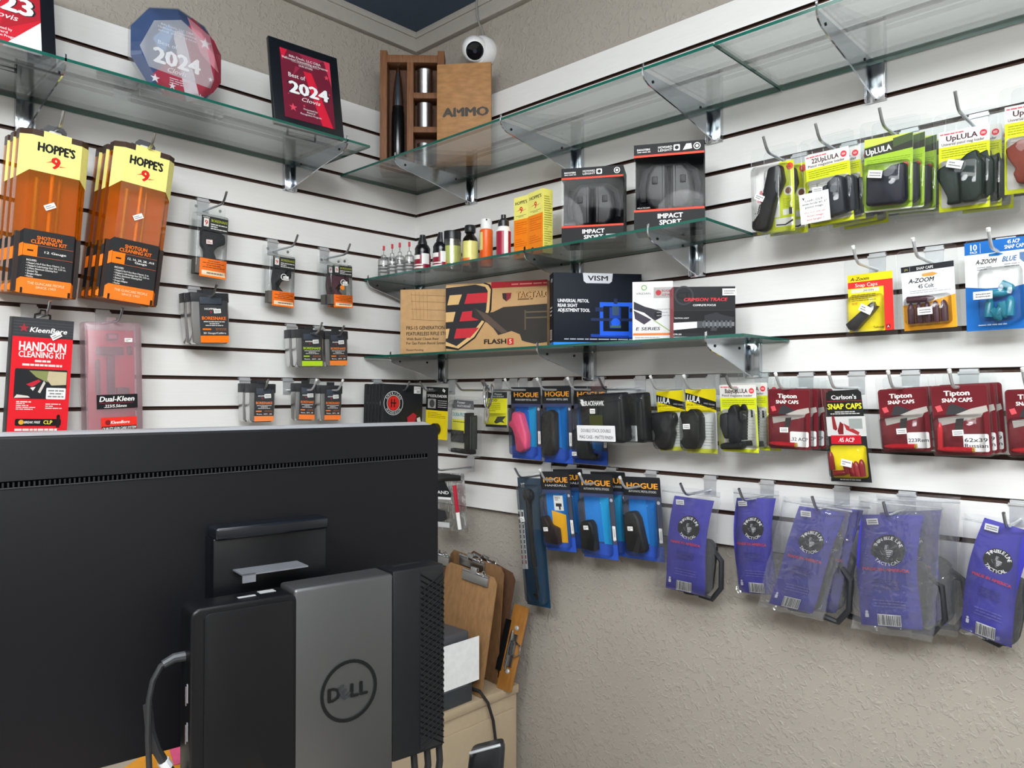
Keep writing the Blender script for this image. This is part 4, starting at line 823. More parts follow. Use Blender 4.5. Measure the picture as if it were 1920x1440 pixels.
q.poly([(.1, .1), (.16, .14), (.2, .1), (.15, .22)], '#2a2a30'); q.mb.xf(Matrix.Translation((-w*.22, -.0315, -h*.56))); q.mb.build('instruction_note', r, smooth=False); sticker(r, w, h, .38, .54, -6, .019, .010, -.0325, 15)
r, w, h = loader('dark navy magazine loader pack on a green card, third in the top row', (1621, 263), (1712, 247), (1613, 400), .122, .108, 'UpLULA', '', '#23283a', UPS, 3, ['loader pack just behind the navy one', 'third loader pack behind the navy one', 'rearmost loader pack behind the navy one'], 1)
sticker(r, w, h, .36, .52, -10, .024, .013, -.0325, 16)
r, w, h = loader('dark green magazine loader pack, fourth in the top row', (1760, 250), (1856, 232), (1768, 398), .105, .09, 'UpLULA', 'Universal pistol mag loader', '#22352d', [[(.02, .48), (.16, .44), (.44, .43), (.5, .92), (.2, .93), (.24, .85), (.02, .58)], [(.5, .4), (.62, .34), (.82, .3), (.84, .38), (.93, .46), (.93, .84), (.8, .92), (.5, .92)]], 2, ['loader pack just behind the dark green one', 'rearmost loader pack behind the dark green one'])
sticker(r, w, h, .42, .45, -18, .024, .013, -.0325, 17)
r, w, h = loader('orange magazine loader pack cut by the right picture edge', (1884, 202), (1990, 181), (1884, 366), .12, .105, 'UpLULA', 'Universal pistol mag loader', '#a8442a', [[(.06, .5), (.3, .42), (.9, .36), (.93, .8), (.6, .92), (.28, .9), (.2, .78), (.26, .74), (.1, .6)]], 1, ['loader pack behind the orange one at the right edge'])
# ---- row of practice rounds
def azoom(label, TL, TR, BL, d, db, draw, g='E', hl=.035, top=.03, B=None, hk='', ext=.006):
    r, w, h = pack('snap_cap_pack', label, 'blister pack', TL, TR, BL, d, db, 'practice round packs')
    MB().prism(rr(-w/2, w/2, -h, 0, .003), 0, .0006, CARD).build('card', r, smooth=False); MB().prism(rr(-w/2-ext, w/2+ext, -h-.012, top, .008), .0008, .002, BLIS).build('clear_backing', r, smooth=False)
    p = Pr(w, h, -.0003); draw(p, r, w, h); p.done('printed_card', r)
    if hk: auto_hook(r, 'R', hk, g, d+hl, True)
    return r, w, h
def d1(p, r, w, h):
    p.r(0, 0, 1, 1, '#f4dd1e'); p.r(0, .13, 1, .24, '#e0322e'); p.r(.8, .13, 1, 1, '#e0322e'); p.t('A-Zoom', .28, .08, .055, '#2a2418', .42, .035, 'c', 0, .25); p.t('Snap Caps', .42, .19, .06, '#f8d8d4', .5, .02); p.r(.07, .255, .7, .32, '#dedcc8'); p.t('.243 WIN', .46, .288, .032, '#5a5a50', .24, .015); p.ln(.08, .34, .62, .47, 4, '#8a7a18', 3, .4); p.ln(.08, .48, .36, .53, 2, '#c0642a', 5, .4); p.t('Tachosser', .67, .935, .034, '#4a3a18', .24, .015); p.rr(.83, .9, .92, .97, .002, '#8a1c1c'); p.t('A', .875, .935, .04, '#f4d8d0', None, .02)
    blob(r, 'dark_round_holder', UV(w, h, [(.0, .86), (.44, .60), (.62, .50), (.66, .60), (.72, .58), (.58, .70), (.2, .985), (.06, .95)]), -.02, -.002, M('#2b2a2c', .4), .004); blister(r, -w*.5, w*.3, -h, -h*.36, .026, .006, .008); sticker(r, w, h, .5, .63, -30, .024, .013, -.028, 18)
azoom('yellow and red practice round pack with a dark diagonal holder', (1589, 517), (1673, 507), (1586, 624), .045, .04, d1, hk='yellow and red practice rounds')
def d2(p, r, w, h):
    p.r(0, 0, 1, .62, '#e2e4e6'); p.r(0, 0, 1, .09, '#24262c'); p.r(.17, .01, .175, .085, '#c8c8c8'); p.t('2PK', .1, .05, .03, '#b8b060', .08, .01); p.t('SNAP CAPS', .46, .05, .04, '#e6e6e6', .32, .03); p.poly([(.4, .14), (.6, .13), (.7, .16), (.6, .19), (.4, .18)], '#e0a050'); p.t('A-ZOOM', .38, .235, .065, '#1a1c20', .48, .035, 'c', 0, .25); p.t('45 Colt', .46, .33, .06, '#3a3e44', .3, .02); p.ln(.15, .38, .92, .44, 2, '#9a9ca0', 3, .25); p.poly([(0, .6), (.35, .6), (1, .5), (1, 1), (0, 1)], '#f0a628')
    MR_ = M('#45222c', .3)
    for k in range(5): cartridge(r, ((-.36+.155*k)*w+.004, -.011, -h*.9), ((-.36+.155*k)*w+.004, -.011, -h*.58), .0062, MR_)
    cartridge(r, (-w*.36, -.016, -h*.53), (w*.16, -.016, -h*.545), .0062, MR_); blister(r, -w*.44, w*.42, -h*.94, -h*.47, .026, .004, .008); sticker(r, w, h, .5, .73, 0, .024, .013, -.028, 19)
azoom('white and amber practice round pack with maroon rounds', (1689, 502), (1788, 488), (1696, 621), .05, .045, d2, hk='maroon practice rounds')
def d3(p, r, w, h):
    p.r(0, 0, 1, .14, '#1467b8'); p.r(0, .14, 1, .6, '#ecebe9'); p.poly([(0, .5), (.3, .53), (.7, .54), (1, .5), (1, 1), (0, 1)], '#1467b8'); p.t('10', .14, .06, .065, '#f2f4f8', .1, .035); p.t('PACK', .14, .115, .024, '#f2f4f8', .11, .02); p.r(.235, .02, .24, .13, '#e8ecf2'); p.t('45 ACP', .72, .04, .04, '#f2f4f8', .18, .03); p.t('SNAP CAPS', .74, .095, .04, '#f2f4f8', .3, .03); p.poly([(.36, .15), (.5, .145), (.58, .165), (.5, .18), (.36, .175)], '#1c78c8'); p.t('A-ZOOM', .32, .23, .05, '#2a2e36', .3, .03, 'c', 0, .25); p.t('BLUE', .66, .225, .055, '#3a6a9a', .2, .035, 'c', 0, .25); p.poly([(.8, .17), (.94, .17), (.94, .24), (.87, .29), (.8, .24)], '#5a7aa4'); p.ln(.18, .28, .5, .33, 2, '#8a8c90', 3, .3); p.ln(.58, .27, .8, .32, 2, '#8a8c90', 4, .3); p.ln(.18, .92, .6, .96, 1, '#c8d8ea', 5, .3)
    BL2 = M('#157a92', .25)
    for a, b in (((-.12, -.6), (.16, -.6)), ((.05, -.5), (.24, -.58)), ((-.14, -.86), (-.12, -.64)), ((-.02, -.84), (.1, -.72)), ((.16, -.86), (.18, -.64)), ((-.1, -.78), (.04, -.9)), ((.05, -.7), (.1, -.88))): cartridge(r, (a[0]*w, -.014, a[1]*h), (b[0]*w, -.012, b[1]*h), .007, BL2)
    blister(r, -w*.3, w*.34, -h*.93, -h*.3, .03, .006, .01); sticker(r, w, h, .32, .62, 0, .028, .013, -.032, 20)
azoom('blue and white ten pack of teal practice rounds at the right edge', (1808, 457), (1938, 440), (1808, 622), .06, .055, d3, top=.004, hk='blue ten pack of practice rounds', ext=.0)

# ---- long row in the middle, left part
r, w, h = pack('speedloader_card', 'yellow and black speedloader card half hidden by the monitor', 'card', (800, 725), (841, 727), (802, 821), .06)
MB().prism(rr(-w/2, w/2, -h, 0, .002), 0, .0007, CARD).build('card', r, smooth=False); p = Pr(w, h, -.0003); p.r(0, 0, 1, .45, '#1c1d1e'); p.r(0, .45, 1, 1, '#f2d820'); p.t('HKS', .17, .06, .05, '#e8e8e6', .3, .03); p.t('SPEEDLOADER', .5, .17, .05, '#f0f0ee', .9, .03); p.r(.08, .23, .45, .41, '#a8a8a4'); p.e(.28, .32, .12, '#4a4a4a'); p.ln(.55, .24, .95, .4, 4, '#c8c8c4', 3, .3, 'c'); p.ln(.1, .48, .9, .6, 4, '#8a7a18', 4, .3); p.done('printed_card', r)
MB().lathe([(.012, 0), (.017, .003), (.017, .016), (.012, .02), (0, .02)], M('#1c1c1e', .4), n=16).xf(Matrix.Translation((w*.08, -.002, -h*.8)) @ Matrix.Rotation(math.pi/2, 4, 'X')).build('speedloader', r); sticker(r, w, h, .82, .06, -25, .012, .008, -.002, 21); auto_hook(r, 'R', 'yellow speedloader card', 'H', .09)
r, w, h = pack('mount_pack', 'clear clamshell with grey header, yellow card and black mount inside', 'blister pack', (853, 742), (903, 745), (838, 848), .12, .115)
MB().prism(rr(-w/2-.004, w/2, -h, .0, .012), 0, .0012, BLIS).build('clear_backing', r, smooth=False); blister(r, -w/2+.003, w/2-.005, -h+.008, -.008, .034, .006, .008)
p = Pr(w, h, -.02); p.poly([(.18, .06), (.9, .06), (.93, .2), (.12, .2)], '#5a5c60'); p.t('Pioneer', .45, .095, .04, '#e8e8e8', .3, .02); p.t('MULTI MOUNT', .55, .155, .032, '#e0e0e0', .5, .02); p.r(.1, .23, .64, .86, '#d8d9cc'); p.t('DURA-PRO', .36, .3, .06, '#2a8aa0', .46, .03); p.r(.1, .38, .64, .62, '#e6df3a'); p.ln(.14, .4, .6, .44, 1, '#8a8428', 3, .4); p.done('printed_card', r)
MB().box(-w*.38, w*.1, -.028, -.021, -h*.76, -h*.6, M('#232427', .4)).box(-w*.34, w*.06, -.03, -.02, -h*.62, -h*.56, M('#2e2f33', .4)).build('mount_block', r, bev=.002); MB().box(w*.16, w*.28, -.03, -.004, -h*.9, -h*.26, BLACK).box(w*.32, w*.4, -.026, -.004, -h*.86, -h*.3, M('#3a3c38', .4)).box(-w*.4, w*.36, -.026, -.004, -h*.94, -h*.87, BLACK).build('black_bar', r, bev=.002); auto_hook(r, 'R', 'clear clamshell with black mount', 'H', .15)
# chrome tool tongs hanging from the same hook area
c = WR(915, 722, .14); r = thing('snap_hook', 'chrome wire snap hook hanging in front of the clear clamshells', 'hook', WM('R', c.y, c.z, .14))
MB().tube([(-.006, 0, .002), (-.012, -.002, -.008), (-.012, -.003, -.03), (-.006, -.004, -.055), (.003, -.004, -.062), (.014, -.006, -.05), (.024, -.008, -.025), (.028, -.01, -.006), (.024, -.01, .0), (.02, -.01, -.008), (.02, -.01, -.02)], .0032, CHROME, 10).build('hook_wire', r); MB().tube([(-.003, .002, .0), (-.002, 0, -.02), (.0, -.002, -.052)], .0026, CHROME, 8).build('gate', r)
MB().tube([(.0, -.004, -.06), (-.005, -.004, -.075), (-.003, -.004, -.095)], .0045, M('#a8a49a', .35, .6), 8).tube([(.004, -.004, -.062), (.006, -.004, -.08), (-.001, -.004, -.1)], .003, M('#a8a49a', .35, .6), 8).build('chain', r)
hook('short hook holding the chrome snap hook', 'R', c.y+.0, 'H', .145)
r, w, h = pack('accessory_card', 'small yellow accessory card with grey header left of the blue grip packs', 'card', (911, 735), (951, 735), (913, 800), .07)
MB().prism(rr(-w/2, w/2, -h, 0, .003), 0, .0007, CARD).build('card', r, smooth=False); MB().prism(rr(-w/2-.006, w/2+.006, -h-.012, .026, .004), .0009, .002, BLIS).build('clear_backing', r, smooth=False)
p = Pr(w, h, -.0003); p.r(0, 0, 1, .18, '#37393c'); p.r(0, .18, 1, .93, '#e4e02e'); p.r(0, .93, 1, 1, '#37393c'); p.t('Pioneer', .6, .06, .05, '#d8d8d4', .35, .02); p.t('ACCESSORY', .6, .13, .045, '#d8d8d4', .5, .02); p.t('BIPOD', .3, .24, .07, '#6a6a18', .5, .03); p.ln(.08, .3, .7, .56, 5, '#9a9620', 3, .35); p.poly([(.4, .86), (.56, .7), (.95, .68), (.8, .8), (.9, .88), (.7, .85), (.5, .9)], '#3a4030'); p.done('printed_card', r); blister(r, -w*.42, w*.46, -h*.95, -h*.6, .018, .004, .005); auto_hook(r, 'R', 'small yellow accessory card', 'H', .10)
# ---- grips
def grip(label, TL, TR, BL, d, db, kind, g, group='grip packs', nb=0, lab2=None, hk=None, fan=(.012, .03), white=True):
    r, w, h = pack('grip_pack', label, 'blister pack', TL, TR, BL, d, db, group)
    MB().prism(rr(-w/2, w/2, -h, 0, .005), 0, .0007, M('#26272b', .4)).build('card', r, smooth=False)
    p = Pr(w, h, -.0003); p.r(0, 0, 1, .23, '#25262a'); p.r(0, .23, 1, .82, '#3f4a72'); p.r(0, .82, 1, 1, '#2f58c0'); p.r(0, .24, .14, .8, '#4a4d5c'); p.r(.86, .24, 1, .8, '#4a4d5c'); p.t('HOGUE', .52, .105, .062, '#f2a63a', .84, .045); p.t({'b1': 'HANDALL', 'b2': 'AUTOMATIC PISTOL STOCKS', 'b3': 'AUTOMATIC PISTOL STOCKS'}.get(kind, 'MONOGRIP PISTOL GRIPS'), .52, .175, .024, '#d8d8d6', .74, .02)
    bb = '#1a7fd6'; p.r(.14, .27, .86, .8, bb if kind != 'pink' else '#1467c8'); p.poly([(.6, .27), (.86, .27), (.86, .82), (.64, .82)], '#1a9bd6' if kind in ('pink', 'b2') else '#156ab8')
    for v in (.3, .62, .76): p.e(.93, v, .04, '#b8bcc8')
    p.done('printed_card', r)
    blister(r, -w*.40, w*.38, -h*.95, -h*.27, .03, .005, .008)
    if kind == 'pink': blob(r, 'pink_grip', UV(w, h, [(.22, .36), (.32, .33), (.52, .36), (.6, .5), (.7, .66), (.68, .84), (.5, .9), (.34, .88), (.3, .68), (.2, .56), (.1, .54), (.1, .48), (.2, .46)]), -.027, -.002, M('#e8527c', .5), .008, 3)
    elif kind == 'wrap': blob(r, 'grip_sleeve', UV(w, h, [(.16, .36), (.44, .3), (.6, .34), (.58, .82), (.46, .9), (.14, .9), (.1, .84)]), -.027, -.002, M('#282827', .55, 0, .1, spec=.25), .006, 3)
    elif kind == 'part': blob(r, 'grip_sleeve', UV(w, h, [(.1, .56), (.5, .5), (.62, .84), (.82, .86), (.8, .92), (.3, .93), (.24, .84)]), -.027, -.002, M('#23252a', .55, spec=.25), .006, 3)
    elif kind == 'b1':
        q = Pr(w, h, -.0012); q.r(.4, .3, .72, .49, '#eceae4'); q.r(.46, .4, .66, .44, '#2a2a2c'); q.r(.56, .43, .62, .48, '#2a2a2c'); q.ln(.45, .32, .7, .37, 2, '#7a7a78', 3, .4); q.poly([(.3, .49), (.78, .54), (.76, .89), (.3, .89)], '#f4b21c'); q.done('insert_card', r)
        blob(r, 'brown_grip', UV(w, h, [(.12, .55), (.26, .55), (.36, .66), (.6, .7), (.6, .9), (.16, .88)]), -.027, -.004, M('#2a1e1e', .4, spec=.25), .005, 3)
    elif kind == 'b2': blob(r, 'black_grip', UV(w, h, [(.12, .62), (.16, .55), (.42, .53), (.5, .6), (.52, .9), (.1, .88)]), -.027, -.002, M('#151719', .5, spec=.25), .006, 3)
    elif kind == 'b3': blob(r, 'black_grip', UV(w, h, [(.1, .46), (.2, .41), (.42, .4), (.52, .48), (.66, .86), (.56, .9), (.16, .89)]), -.027, -.002, M('#1c1c1e', .5, spec=.25), .007, 3)
    if kind in ('b2', 'b3', 'part', 'b1'): sticker(r, w, h, {'b2': .36, 'b3': .34, 'part': .24, 'b1': .3}[kind], {'b2': .61, 'b3': .6, 'part': .86, 'b1': .7}[kind], 3, .015, .01, -.032, 22)
    q = Pr(.009, .034, 0); q.r(0, 0, 1, 1, '#f2f2f0'); q.r(.3, .2, .7, .8, '#c8c8c8'); q.mb.xf(Matrix.Translation((w*.45, -.0022, -h*.6))); q.mb.build('side_sticker', r, smooth=False)
    for k in range(nb): dup(r, lab2, (fan[0]*(k+1), fan[1]*(k+1), .001), group, 0, ('pink_grip', 'insert_card'))
    if hk: auto_hook(r, 'R', hk, g, d+.035, white)
    return r
grip('pink rubber grip in a blue blister pack', (958, 726), (1013, 726), (957, 858), .05, .042, 'pink', 'H', hk='pink grip pack')
grip('dark wraparound grip sleeve in a blue pack, right of the pink grip', (1016, 724), (1070, 723), (1021, 866), .055, .045, 'wrap', 'H', hk='dark grip sleeve pack')
grip('grip pack partly hidden behind the black magazine case', (1076, 724), (1138, 724), (1079, 868), .04, .035, 'part', 'H', hk='half hidden grip pack')
grip('brown grip with orange insert card in a blue pack, lower row', (1012, 884), (1066, 884), (1017, 1029), .075, .06, 'b1', 'K', nb=1, lab2='blue grip pack behind the brown grip with orange card', hk='brown grip packs', fan=(.016, .034))
grip('short black grip in a bright blue pack, middle of the lower row', (1083, 888), (1147, 890), (1090, 1042), .07, .055, 'b2', 'K', nb=1, lab2='blue grip pack behind the short black grip', hk='short black grip packs', fan=(.014, .034))
grip('tall black grip in a blue pack, right of the lower row', (1167, 893), (1237, 896), (1181, 1046), .045, .035, 'b3', 'K', hk='tall black grip pack')
# ---- magazine cases
r, w, h = pack('magazine_case_pack', 'black double magazine case in a clear clamshell with white caption strip', 'blister pack', (1100, 716), (1190, 713), (1093, 832), .125, .115, 'magazine case packs')
MB().prism(rr(-w/2, w/2, -h, 0, .006), 0, .0012, BLIS).build('clear_backing', r, smooth=False); blister(r, -w*.5, w*.46, -h*.95, -h*.17, .045, .006, .01); B3 = M('#0e0f12', .5, spec=.25)
blob(r, 'magazine_case', UV(w, h, [(.0, .2), (.9, .17), (.92, .9), (.84, .93), (.1, .92), (.0, .84)]), -.034, -.002, B3, .006, 3)
for u0, u1 in ((.06, .42), (.5, .88)): blob(r, 'magazine_pouch', UV(w, h, [(u0, .3), (u1, .28), (u1, .9), (u0, .89)]), -.041, -.03, B3, .005, 3)
p = Pr(w, h, -.0462); p.poly([(.1, .3), (.16, .3), (.2, .36), (.14, .36)], '#d8d8d8'); p.poly([(.1, .26), (.16, .26), (.2, .32), (.14, .32)], '#d8d8d8'); p.t('BLACKHAWK', .4, .32, .07, '#dededc', .4, .04); p.r(.28, .5, .56, .7, '#3f4220'); p.rr(.0, .66, .8, .9, .002, '#e6e6e8'); p.t('DOUBLE STACK DOUBLE', .4, .74, .05, '#5a5a60', .62, .02); p.t('MAG CASE - MATTE FINISH', .4, .84, .05, '#5a5a60', .7, .02); p.done('printed_label', r); sticker(r, w, h, .36, .44, 0, .015, .011, -.0475, 23)
dup(r, 'magazine case pack behind the captioned one, showing at its right', (.024, .05, -.004), 'magazine case packs'); auto_hook(r, 'R', 'black magazine case packs', 'H', .15)
# ---- lula cards
def lula(label, TL, TR, BL, d, db, sub, shape, body, hk):
    r, w, h = pack('loader_pack', label, 'blister pack', TL, TR, BL, d, db, 'magazine loader packs')
    MB().prism(rr(-w/2, w/2, -h, 0, .003), 0, .0006, CARD).build('card', r, smooth=False); MB().prism(rr(-w/2-.008, w/2+.008, -h-.008, .038, .009), .0008, .002, BLIS).build('clear_backing', r, smooth=False)
    p = Pr(w, h, -.0003); p.r(0, 0, 1, .36, '#eedb16'); p.r(0, .36, 1, .95, '#dcdcd8'); p.r(0, .93, 1, 1, '#c9cc3a'); p.poly([(0, .05), (1, .2), (1, .33), (0, .17)], '#191a1c'); p.t('LULA', .27, .15, .095, '#f0f0ee', .44, .045, 'c', -9); p.t('LOADER / UNLOADER', .78, .235, .022, '#c8c8c4', .36, .015, 'c', -9); p.t(sub, .3, .245, .035, '#7a6a12', .5, .02); p.ln(.06, .28, .94, .35, 3, '#b0a012', 3, .3); p.ln(.55, .5, .9, .9, 9, '#b0b0ac', 4, .3); p.done('printed_card', r)
    blob(r, 'loader_body', UV(w, h, shape), -.03, -.002, M(dim(body), .5, spec=.25), .007, 3); blister(r, -w*.52, w*.48, -h*.98, -h*.33, .036, .006, .012); auto_hook(r, 'R', hk, 'H', d+.03, True); return r, w, h
lula('yellow loader card with angular black loader, left one under the lowest shelf', (1230, 735), (1282, 731), (1229, 845), .05, .045, 'AR15/M4 5.56', [(-.08, .34), (.1, .35), (.5, .33), (.76, .36), (.8, .48), (.66, .62), (.7, .7), (.6, .86), (.5, .98), (.2, .97), (.0, .84), (.06, .72), (-.06, .5)], '#1c1d1f', 'angular black loader card')
r, w, h = lula('yellow loader card with rounded dark loader, right of the angular one', (1285, 730), (1342, 729), (1288, 848), .06, .055, 'M1A / M-14', [(.0, .38), (.06, .33), (.2, .37), (.36, .3), (.52, .32), (.66, .42), (.66, .76), (.5, .93), (.14, .93), (-.02, .82), (.1, .74), (.06, .5)], '#20241f', 'rounded dark loader card'); sticker(r, w, h, .3, .57, 2, .017, .011, -.038, 24)
r, w, h = loader('small black pistol loader pack with white card beside the maroon packs', (1349, 722), (1417, 721), (1332, 842), .11, .098, 'BabyUpLULA', 'Pistol magazine loader', '#23262c', [[(.1, .42), (.32, .4), (.34, .78), (.2, .8), (.08, .6)], [(.36, .36), (.46, .28), (.58, .29), (.64, .4), (.58, .85), (.34, .84)], [(.1, .86), (.7, .82), (.72, .93), (.1, .95)], [(.66, .36), (.76, .38), (.76, .5), (.66, .52)]], 2, ['loader pack just behind the small black pistol loader', 'rearmost loader pack behind the small black pistol loader'], 0, 'H', 'small pistol loader packs', .026, .025)
# ---- maroon snap cap packs
def tip(label, TL, TR, BL, d, db, cap, nb, labs, hk, vert=False):
    r, w, h = pack('snap_cap_pack', label, 'blister pack', TL, TR, BL, d, db, 'maroon practice round packs')
    MB().prism(rr(-w/2, w/2, -h, 0, .006), 0, .0007, M('#6a1c24', .45)).build('card', r, smooth=False); MB().prism(rr(-w/2-.003, w/2+.003, -h-.003, .022, .007), .0009, .002, BLIS).build('clear_backing', r, smooth=False)
    p = Pr(w, h, -.0003); p.rr(0.02, .02, .98, .98, .005, '#6c1d25'); p.t('Tipton', .46, .115, .07, '#f6f2f0', .46, .05); p.t('SNAP CAPS', .46, .215, .055, '#f6f2f0', .54, .05)
    p.poly([(.06, .3), (.16, .28), (.2, .36), (.1, .38)], '#e05a60'); p.poly([(.3, .3), (.36, .26), (.66, .36), (.6, .42), (.24, .42)], '#3a3a3c'); p.poly([(.42, .42), (.7, .34), (.96, .3), (.98, .38), (.7, .46)], '#b8b2ac'); p.poly([(.1, .47), (.4, .44), (.9, .4), (.86, .46), (.5, .52), (.12, .58)], '#a8a29c'); p.poly([(.42, .48), (.56, .47), (.52, .64), (.38, .64)], '#35312f')
    p.rr(.52, .7, .96, .95, .003, '#ececec' if nb != 9 else '#eee'); 
    for k, tx in enumerate(cap): p.t(tx, .74, .825+(.08*(k-(len(cap)-1)/2)), .055, '#34343a', min(.4, .085*len(tx)), .02)
    p.done('printed_card', r)
    RC = M('#d2202e', .25); BRS = M('#d8b24a', .3, .8)
    cartridge(r, (w*.2, -.012, -h*.91), (-w*.42, -.012, -h*.90), .0045, RC); MB().cyl((w*.2, -.012, -h*.91), (w*.235, -.012, -h*.91), .0047, BRS, 10).build('brass_rim', r)
    if vert: cartridge(r, (-w*.36, -.012, -h*.9), (-w*.34, -.012, -h*.52), .0045, RC)
    blister(r, -w*.47, w*.40, -h*.97, -h*.42, .022, .003, .006); sticker(r, w, h, .5, .66, 2, .017, .010, -.024, 25)
    for k in range(nb): dup(r, labs[k], (.006*(k+1), .0225*(k+1), -.001*k), 'maroon practice round packs', 0, ('price_sticker',))
    auto_hook(r, 'R', hk, 'H', d+.035, True)
tip('maroon practice round pack with ACP caption, leftmost of the maroon packs', (1440, 729), (1519, 730), (1436, 839), .085, .078, ['.32 ACP'], 3, ['maroon pack just behind the leftmost maroon one', 'third maroon pack on the leftmost maroon hook', 'rearmost maroon pack on the leftmost maroon hook'], 'leftmost maroon packs')
tip('maroon practice round pack captioned 223Rem', (1645, 731), (1738, 725), (1652, 847), .055, .048, ['223Rem'], 1, ['maroon pack behind the 223Rem one'], '223Rem maroon packs')
tip('maroon practice round pack captioned 62x39 Russian', (1744, 724), (1851, 719), (1754, 853), .075, .066, ['62x39', 'Russian'], 2, ['maroon pack just behind the 62x39 Russian one', 'rearmost maroon pack behind the 62x39 Russian one'], '62x39 maroon packs', True)
tip('maroon practice round pack cut by the right picture edge', (1883, 731), (1990, 727), (1900, 854), .055, .045, ['30-06'], 0, [], 'maroon pack at the right edge')
r, w, h = pack('snap_cap_pack', 'tall black and yellow practice round pack hanging among maroon packs', 'blister pack', (1547, 733), (1615, 730), (1556, 902), .075, .055)
w *= 1.12
MB().prism([(-w*.36, 0), (w*.36, 0), (w*.43, -h*.03), (w*.5, -h), (-w*.5, -h), (-w*.43, -h*.03)][::-1], 0, .0008, M('#1c1d1f', .4)).build('card', r, smooth=False); MB().prism(rr(-w/2-.004, w/2+.004, -h-.003, .02, .01), .001, .002, BLIS).build('clear_backing', r, smooth=False)
p = Pr(w, h, -.0003); p.t("Carlson's", .5, .075, .045, '#f2f2f0', .62, .035); p.r(.08, .115, .92, .119, '#c03034'); p.t('SNAP CAPS', .5, .175, .058, '#e8e43a', .84, .05); p.ln(.14, .225, .86, .265, 2, '#d8d8d4', 3, .5, 'c'); p.r(.02, .285, .98, .5, '#cfcfce'); p.poly([(.16, .29), (.22, .27), (.28, .42), (.24, .44), (.17, .42)], '#8a2a2c'); p.poly([(.28, .44), (.36, .34), (.44, .37), (.42, .48), (.3, .48)], '#7a2226'); p.poly([(.44, .36), (.6, .4), (.82, .46), (.78, .49), (.5, .43)], '#a83236'); p.r(.58, .31, .9, .42, '#9aa09e'); p.r(.1, .49, .84, .585, '#c41c2c'); p.t('.45 ACP', .48, .54, .045, '#f4dcdc', .4, .03); p.rr(.06, .6, .94, .95, .005, '#f0dc14'); p.ln(.24, .965, .76, .985, 1, '#c8c8c8', 3, .6); p.done('printed_card', r)
RC = M('#8e1822', .25)
for a, b in (((-.38, -.86), (-.40, -.66)), ((-.36, -.9), (.0, -.885)), ((.0, -.9), (-.06, -.78)), ((.12, -.92), (.08, -.76)), ((.24, -.92), (.2, -.76)), ((.36, -.92), (.34, -.74))): cartridge(r, (a[0]*w, -.011, a[1]*h), (b[0]*w, -.011, b[1]*h), .0055, RC)
blister(r, -w*.46, w*.44, -h*.95, -h*.6, .022, .003, .006); sticker(r, w, h, .54, .77, -12, .02, .013, -.024, 26); auto_hook(r, 'R', 'tall black and yellow practice round pack', 'H', .12, True)
# ---- long blue tool clamshell at the left of the lower row
r, w, h = pack('tool_pack', 'long dark teal clamshell pack with a black telescopic tool', 'blister pack', (970, 895), (1013, 897), (988, 1132), .075, .05)
MB().prism(rr(-w/2, w/2, -h, 0, .004), 0, .0008, M('#17364c', .4)).build('card', r, smooth=False); MB().prism(rr(-w/2, w/2+.006, -h-.002, .016, .004), .001, .002, BLIS).build('clear_backing', r, smooth=False)
p = Pr(w, h, -.0003); p.poly([(0, 0), (1, 0), (1, .4), (0, .4)], '#3a4a58'); p.r(0, .4, 1, 1, '#123a56'); p.t('MT', .22, .06, .035, '#d8dce0', .16, .02); p.r(.05, .255, .16, .72, '#ececec'); p.r(.08, .27, .13, .31, '#3a3a3c')
for k in range(9): p.r(.085, .33+.04*k, .125, .36+.04*k, '#4a4a50' if k < 7 else '#a03040')
p.done('printed_card', r); MB().tube([(.0, -.01, -h*.1), (.004, -.012, -h*.3), (.002, -.012, -h*.5), (.006, -.011, -h*.68)], .0075, BLACK, 10).tube([(.006, -.011, -h*.68), (.010, -.01, -h*.84), (.006, -.01, -h*.93), (-.004, -.01, -h*.9)], .004, BLACK, 8).build('black_tool', r); MB().lathe([(.016, 0), (.018, .004), (.018, .012), (.01, .016), (0, .016)], M('#15161a', .25), n=18).xf(Matrix.Translation((.002, -.002, -h*.13)) @ Matrix.Rotation(math.pi/2, 4, 'X')).build('tool_head', r); blister(r, -w*.4, w*.45, -h*.97, -h*.05, .022, .004, .008); sticker(r, w, h, .36, .31, 8, .014, .013, -.024, 27); auto_hook(r, 'R', 'long dark teal tool pack', 'K', .10)
# ---- small bags beside the monitor
r, w, h = pack('tube_bag', 'small bags with black header and a red tube at the monitor edge', 'bag', (806, 886), (868, 888), (806, 990), .10, .09)
MB().prism(rr(-w/2, w/2, -h, 0, .004), 0, .004, BAG).build('clear_bag', r, smooth=False); blob(r, 'black_header', UV(w, h, [(0, .02), (.45, .0), (.95, .03), (.95, .12), (.5, .14), (0, .16)]), -.006, -.002, BLACKG, .003); p = Pr(w, h, -.0016); p.poly([(0, .14), (.45, .14), (.62, .36), (.6, .42), (0, .42)], '#1c1d20'); p.t('LAND', .34, .34, .055, '#f0f0f0', .42, .03); p.r(0, .42, .6, .46, '#f0f0ee'); p.poly([(0, .62), (.4, .66), (.44, .8), (.2, .88), (0, .84)], '#2c2e32'); p.r(.12, .86, .5, .95, '#c8c8ca'); p.done('printed_header', r); MB().tube([(w*.27, -.006, -h*.2), (w*.3, -.006, -h*.66)], .006, M('#b01c34', .3), 10).tube([(w*.3, -.006, -h*.66), (w*.33, -.006, -h*.95)], .0055, M('#e6e6e4', .4), 10).build('red_tube', r); auto_hook(r, 'R', 'small bags beside the monitor', 'K', .13)

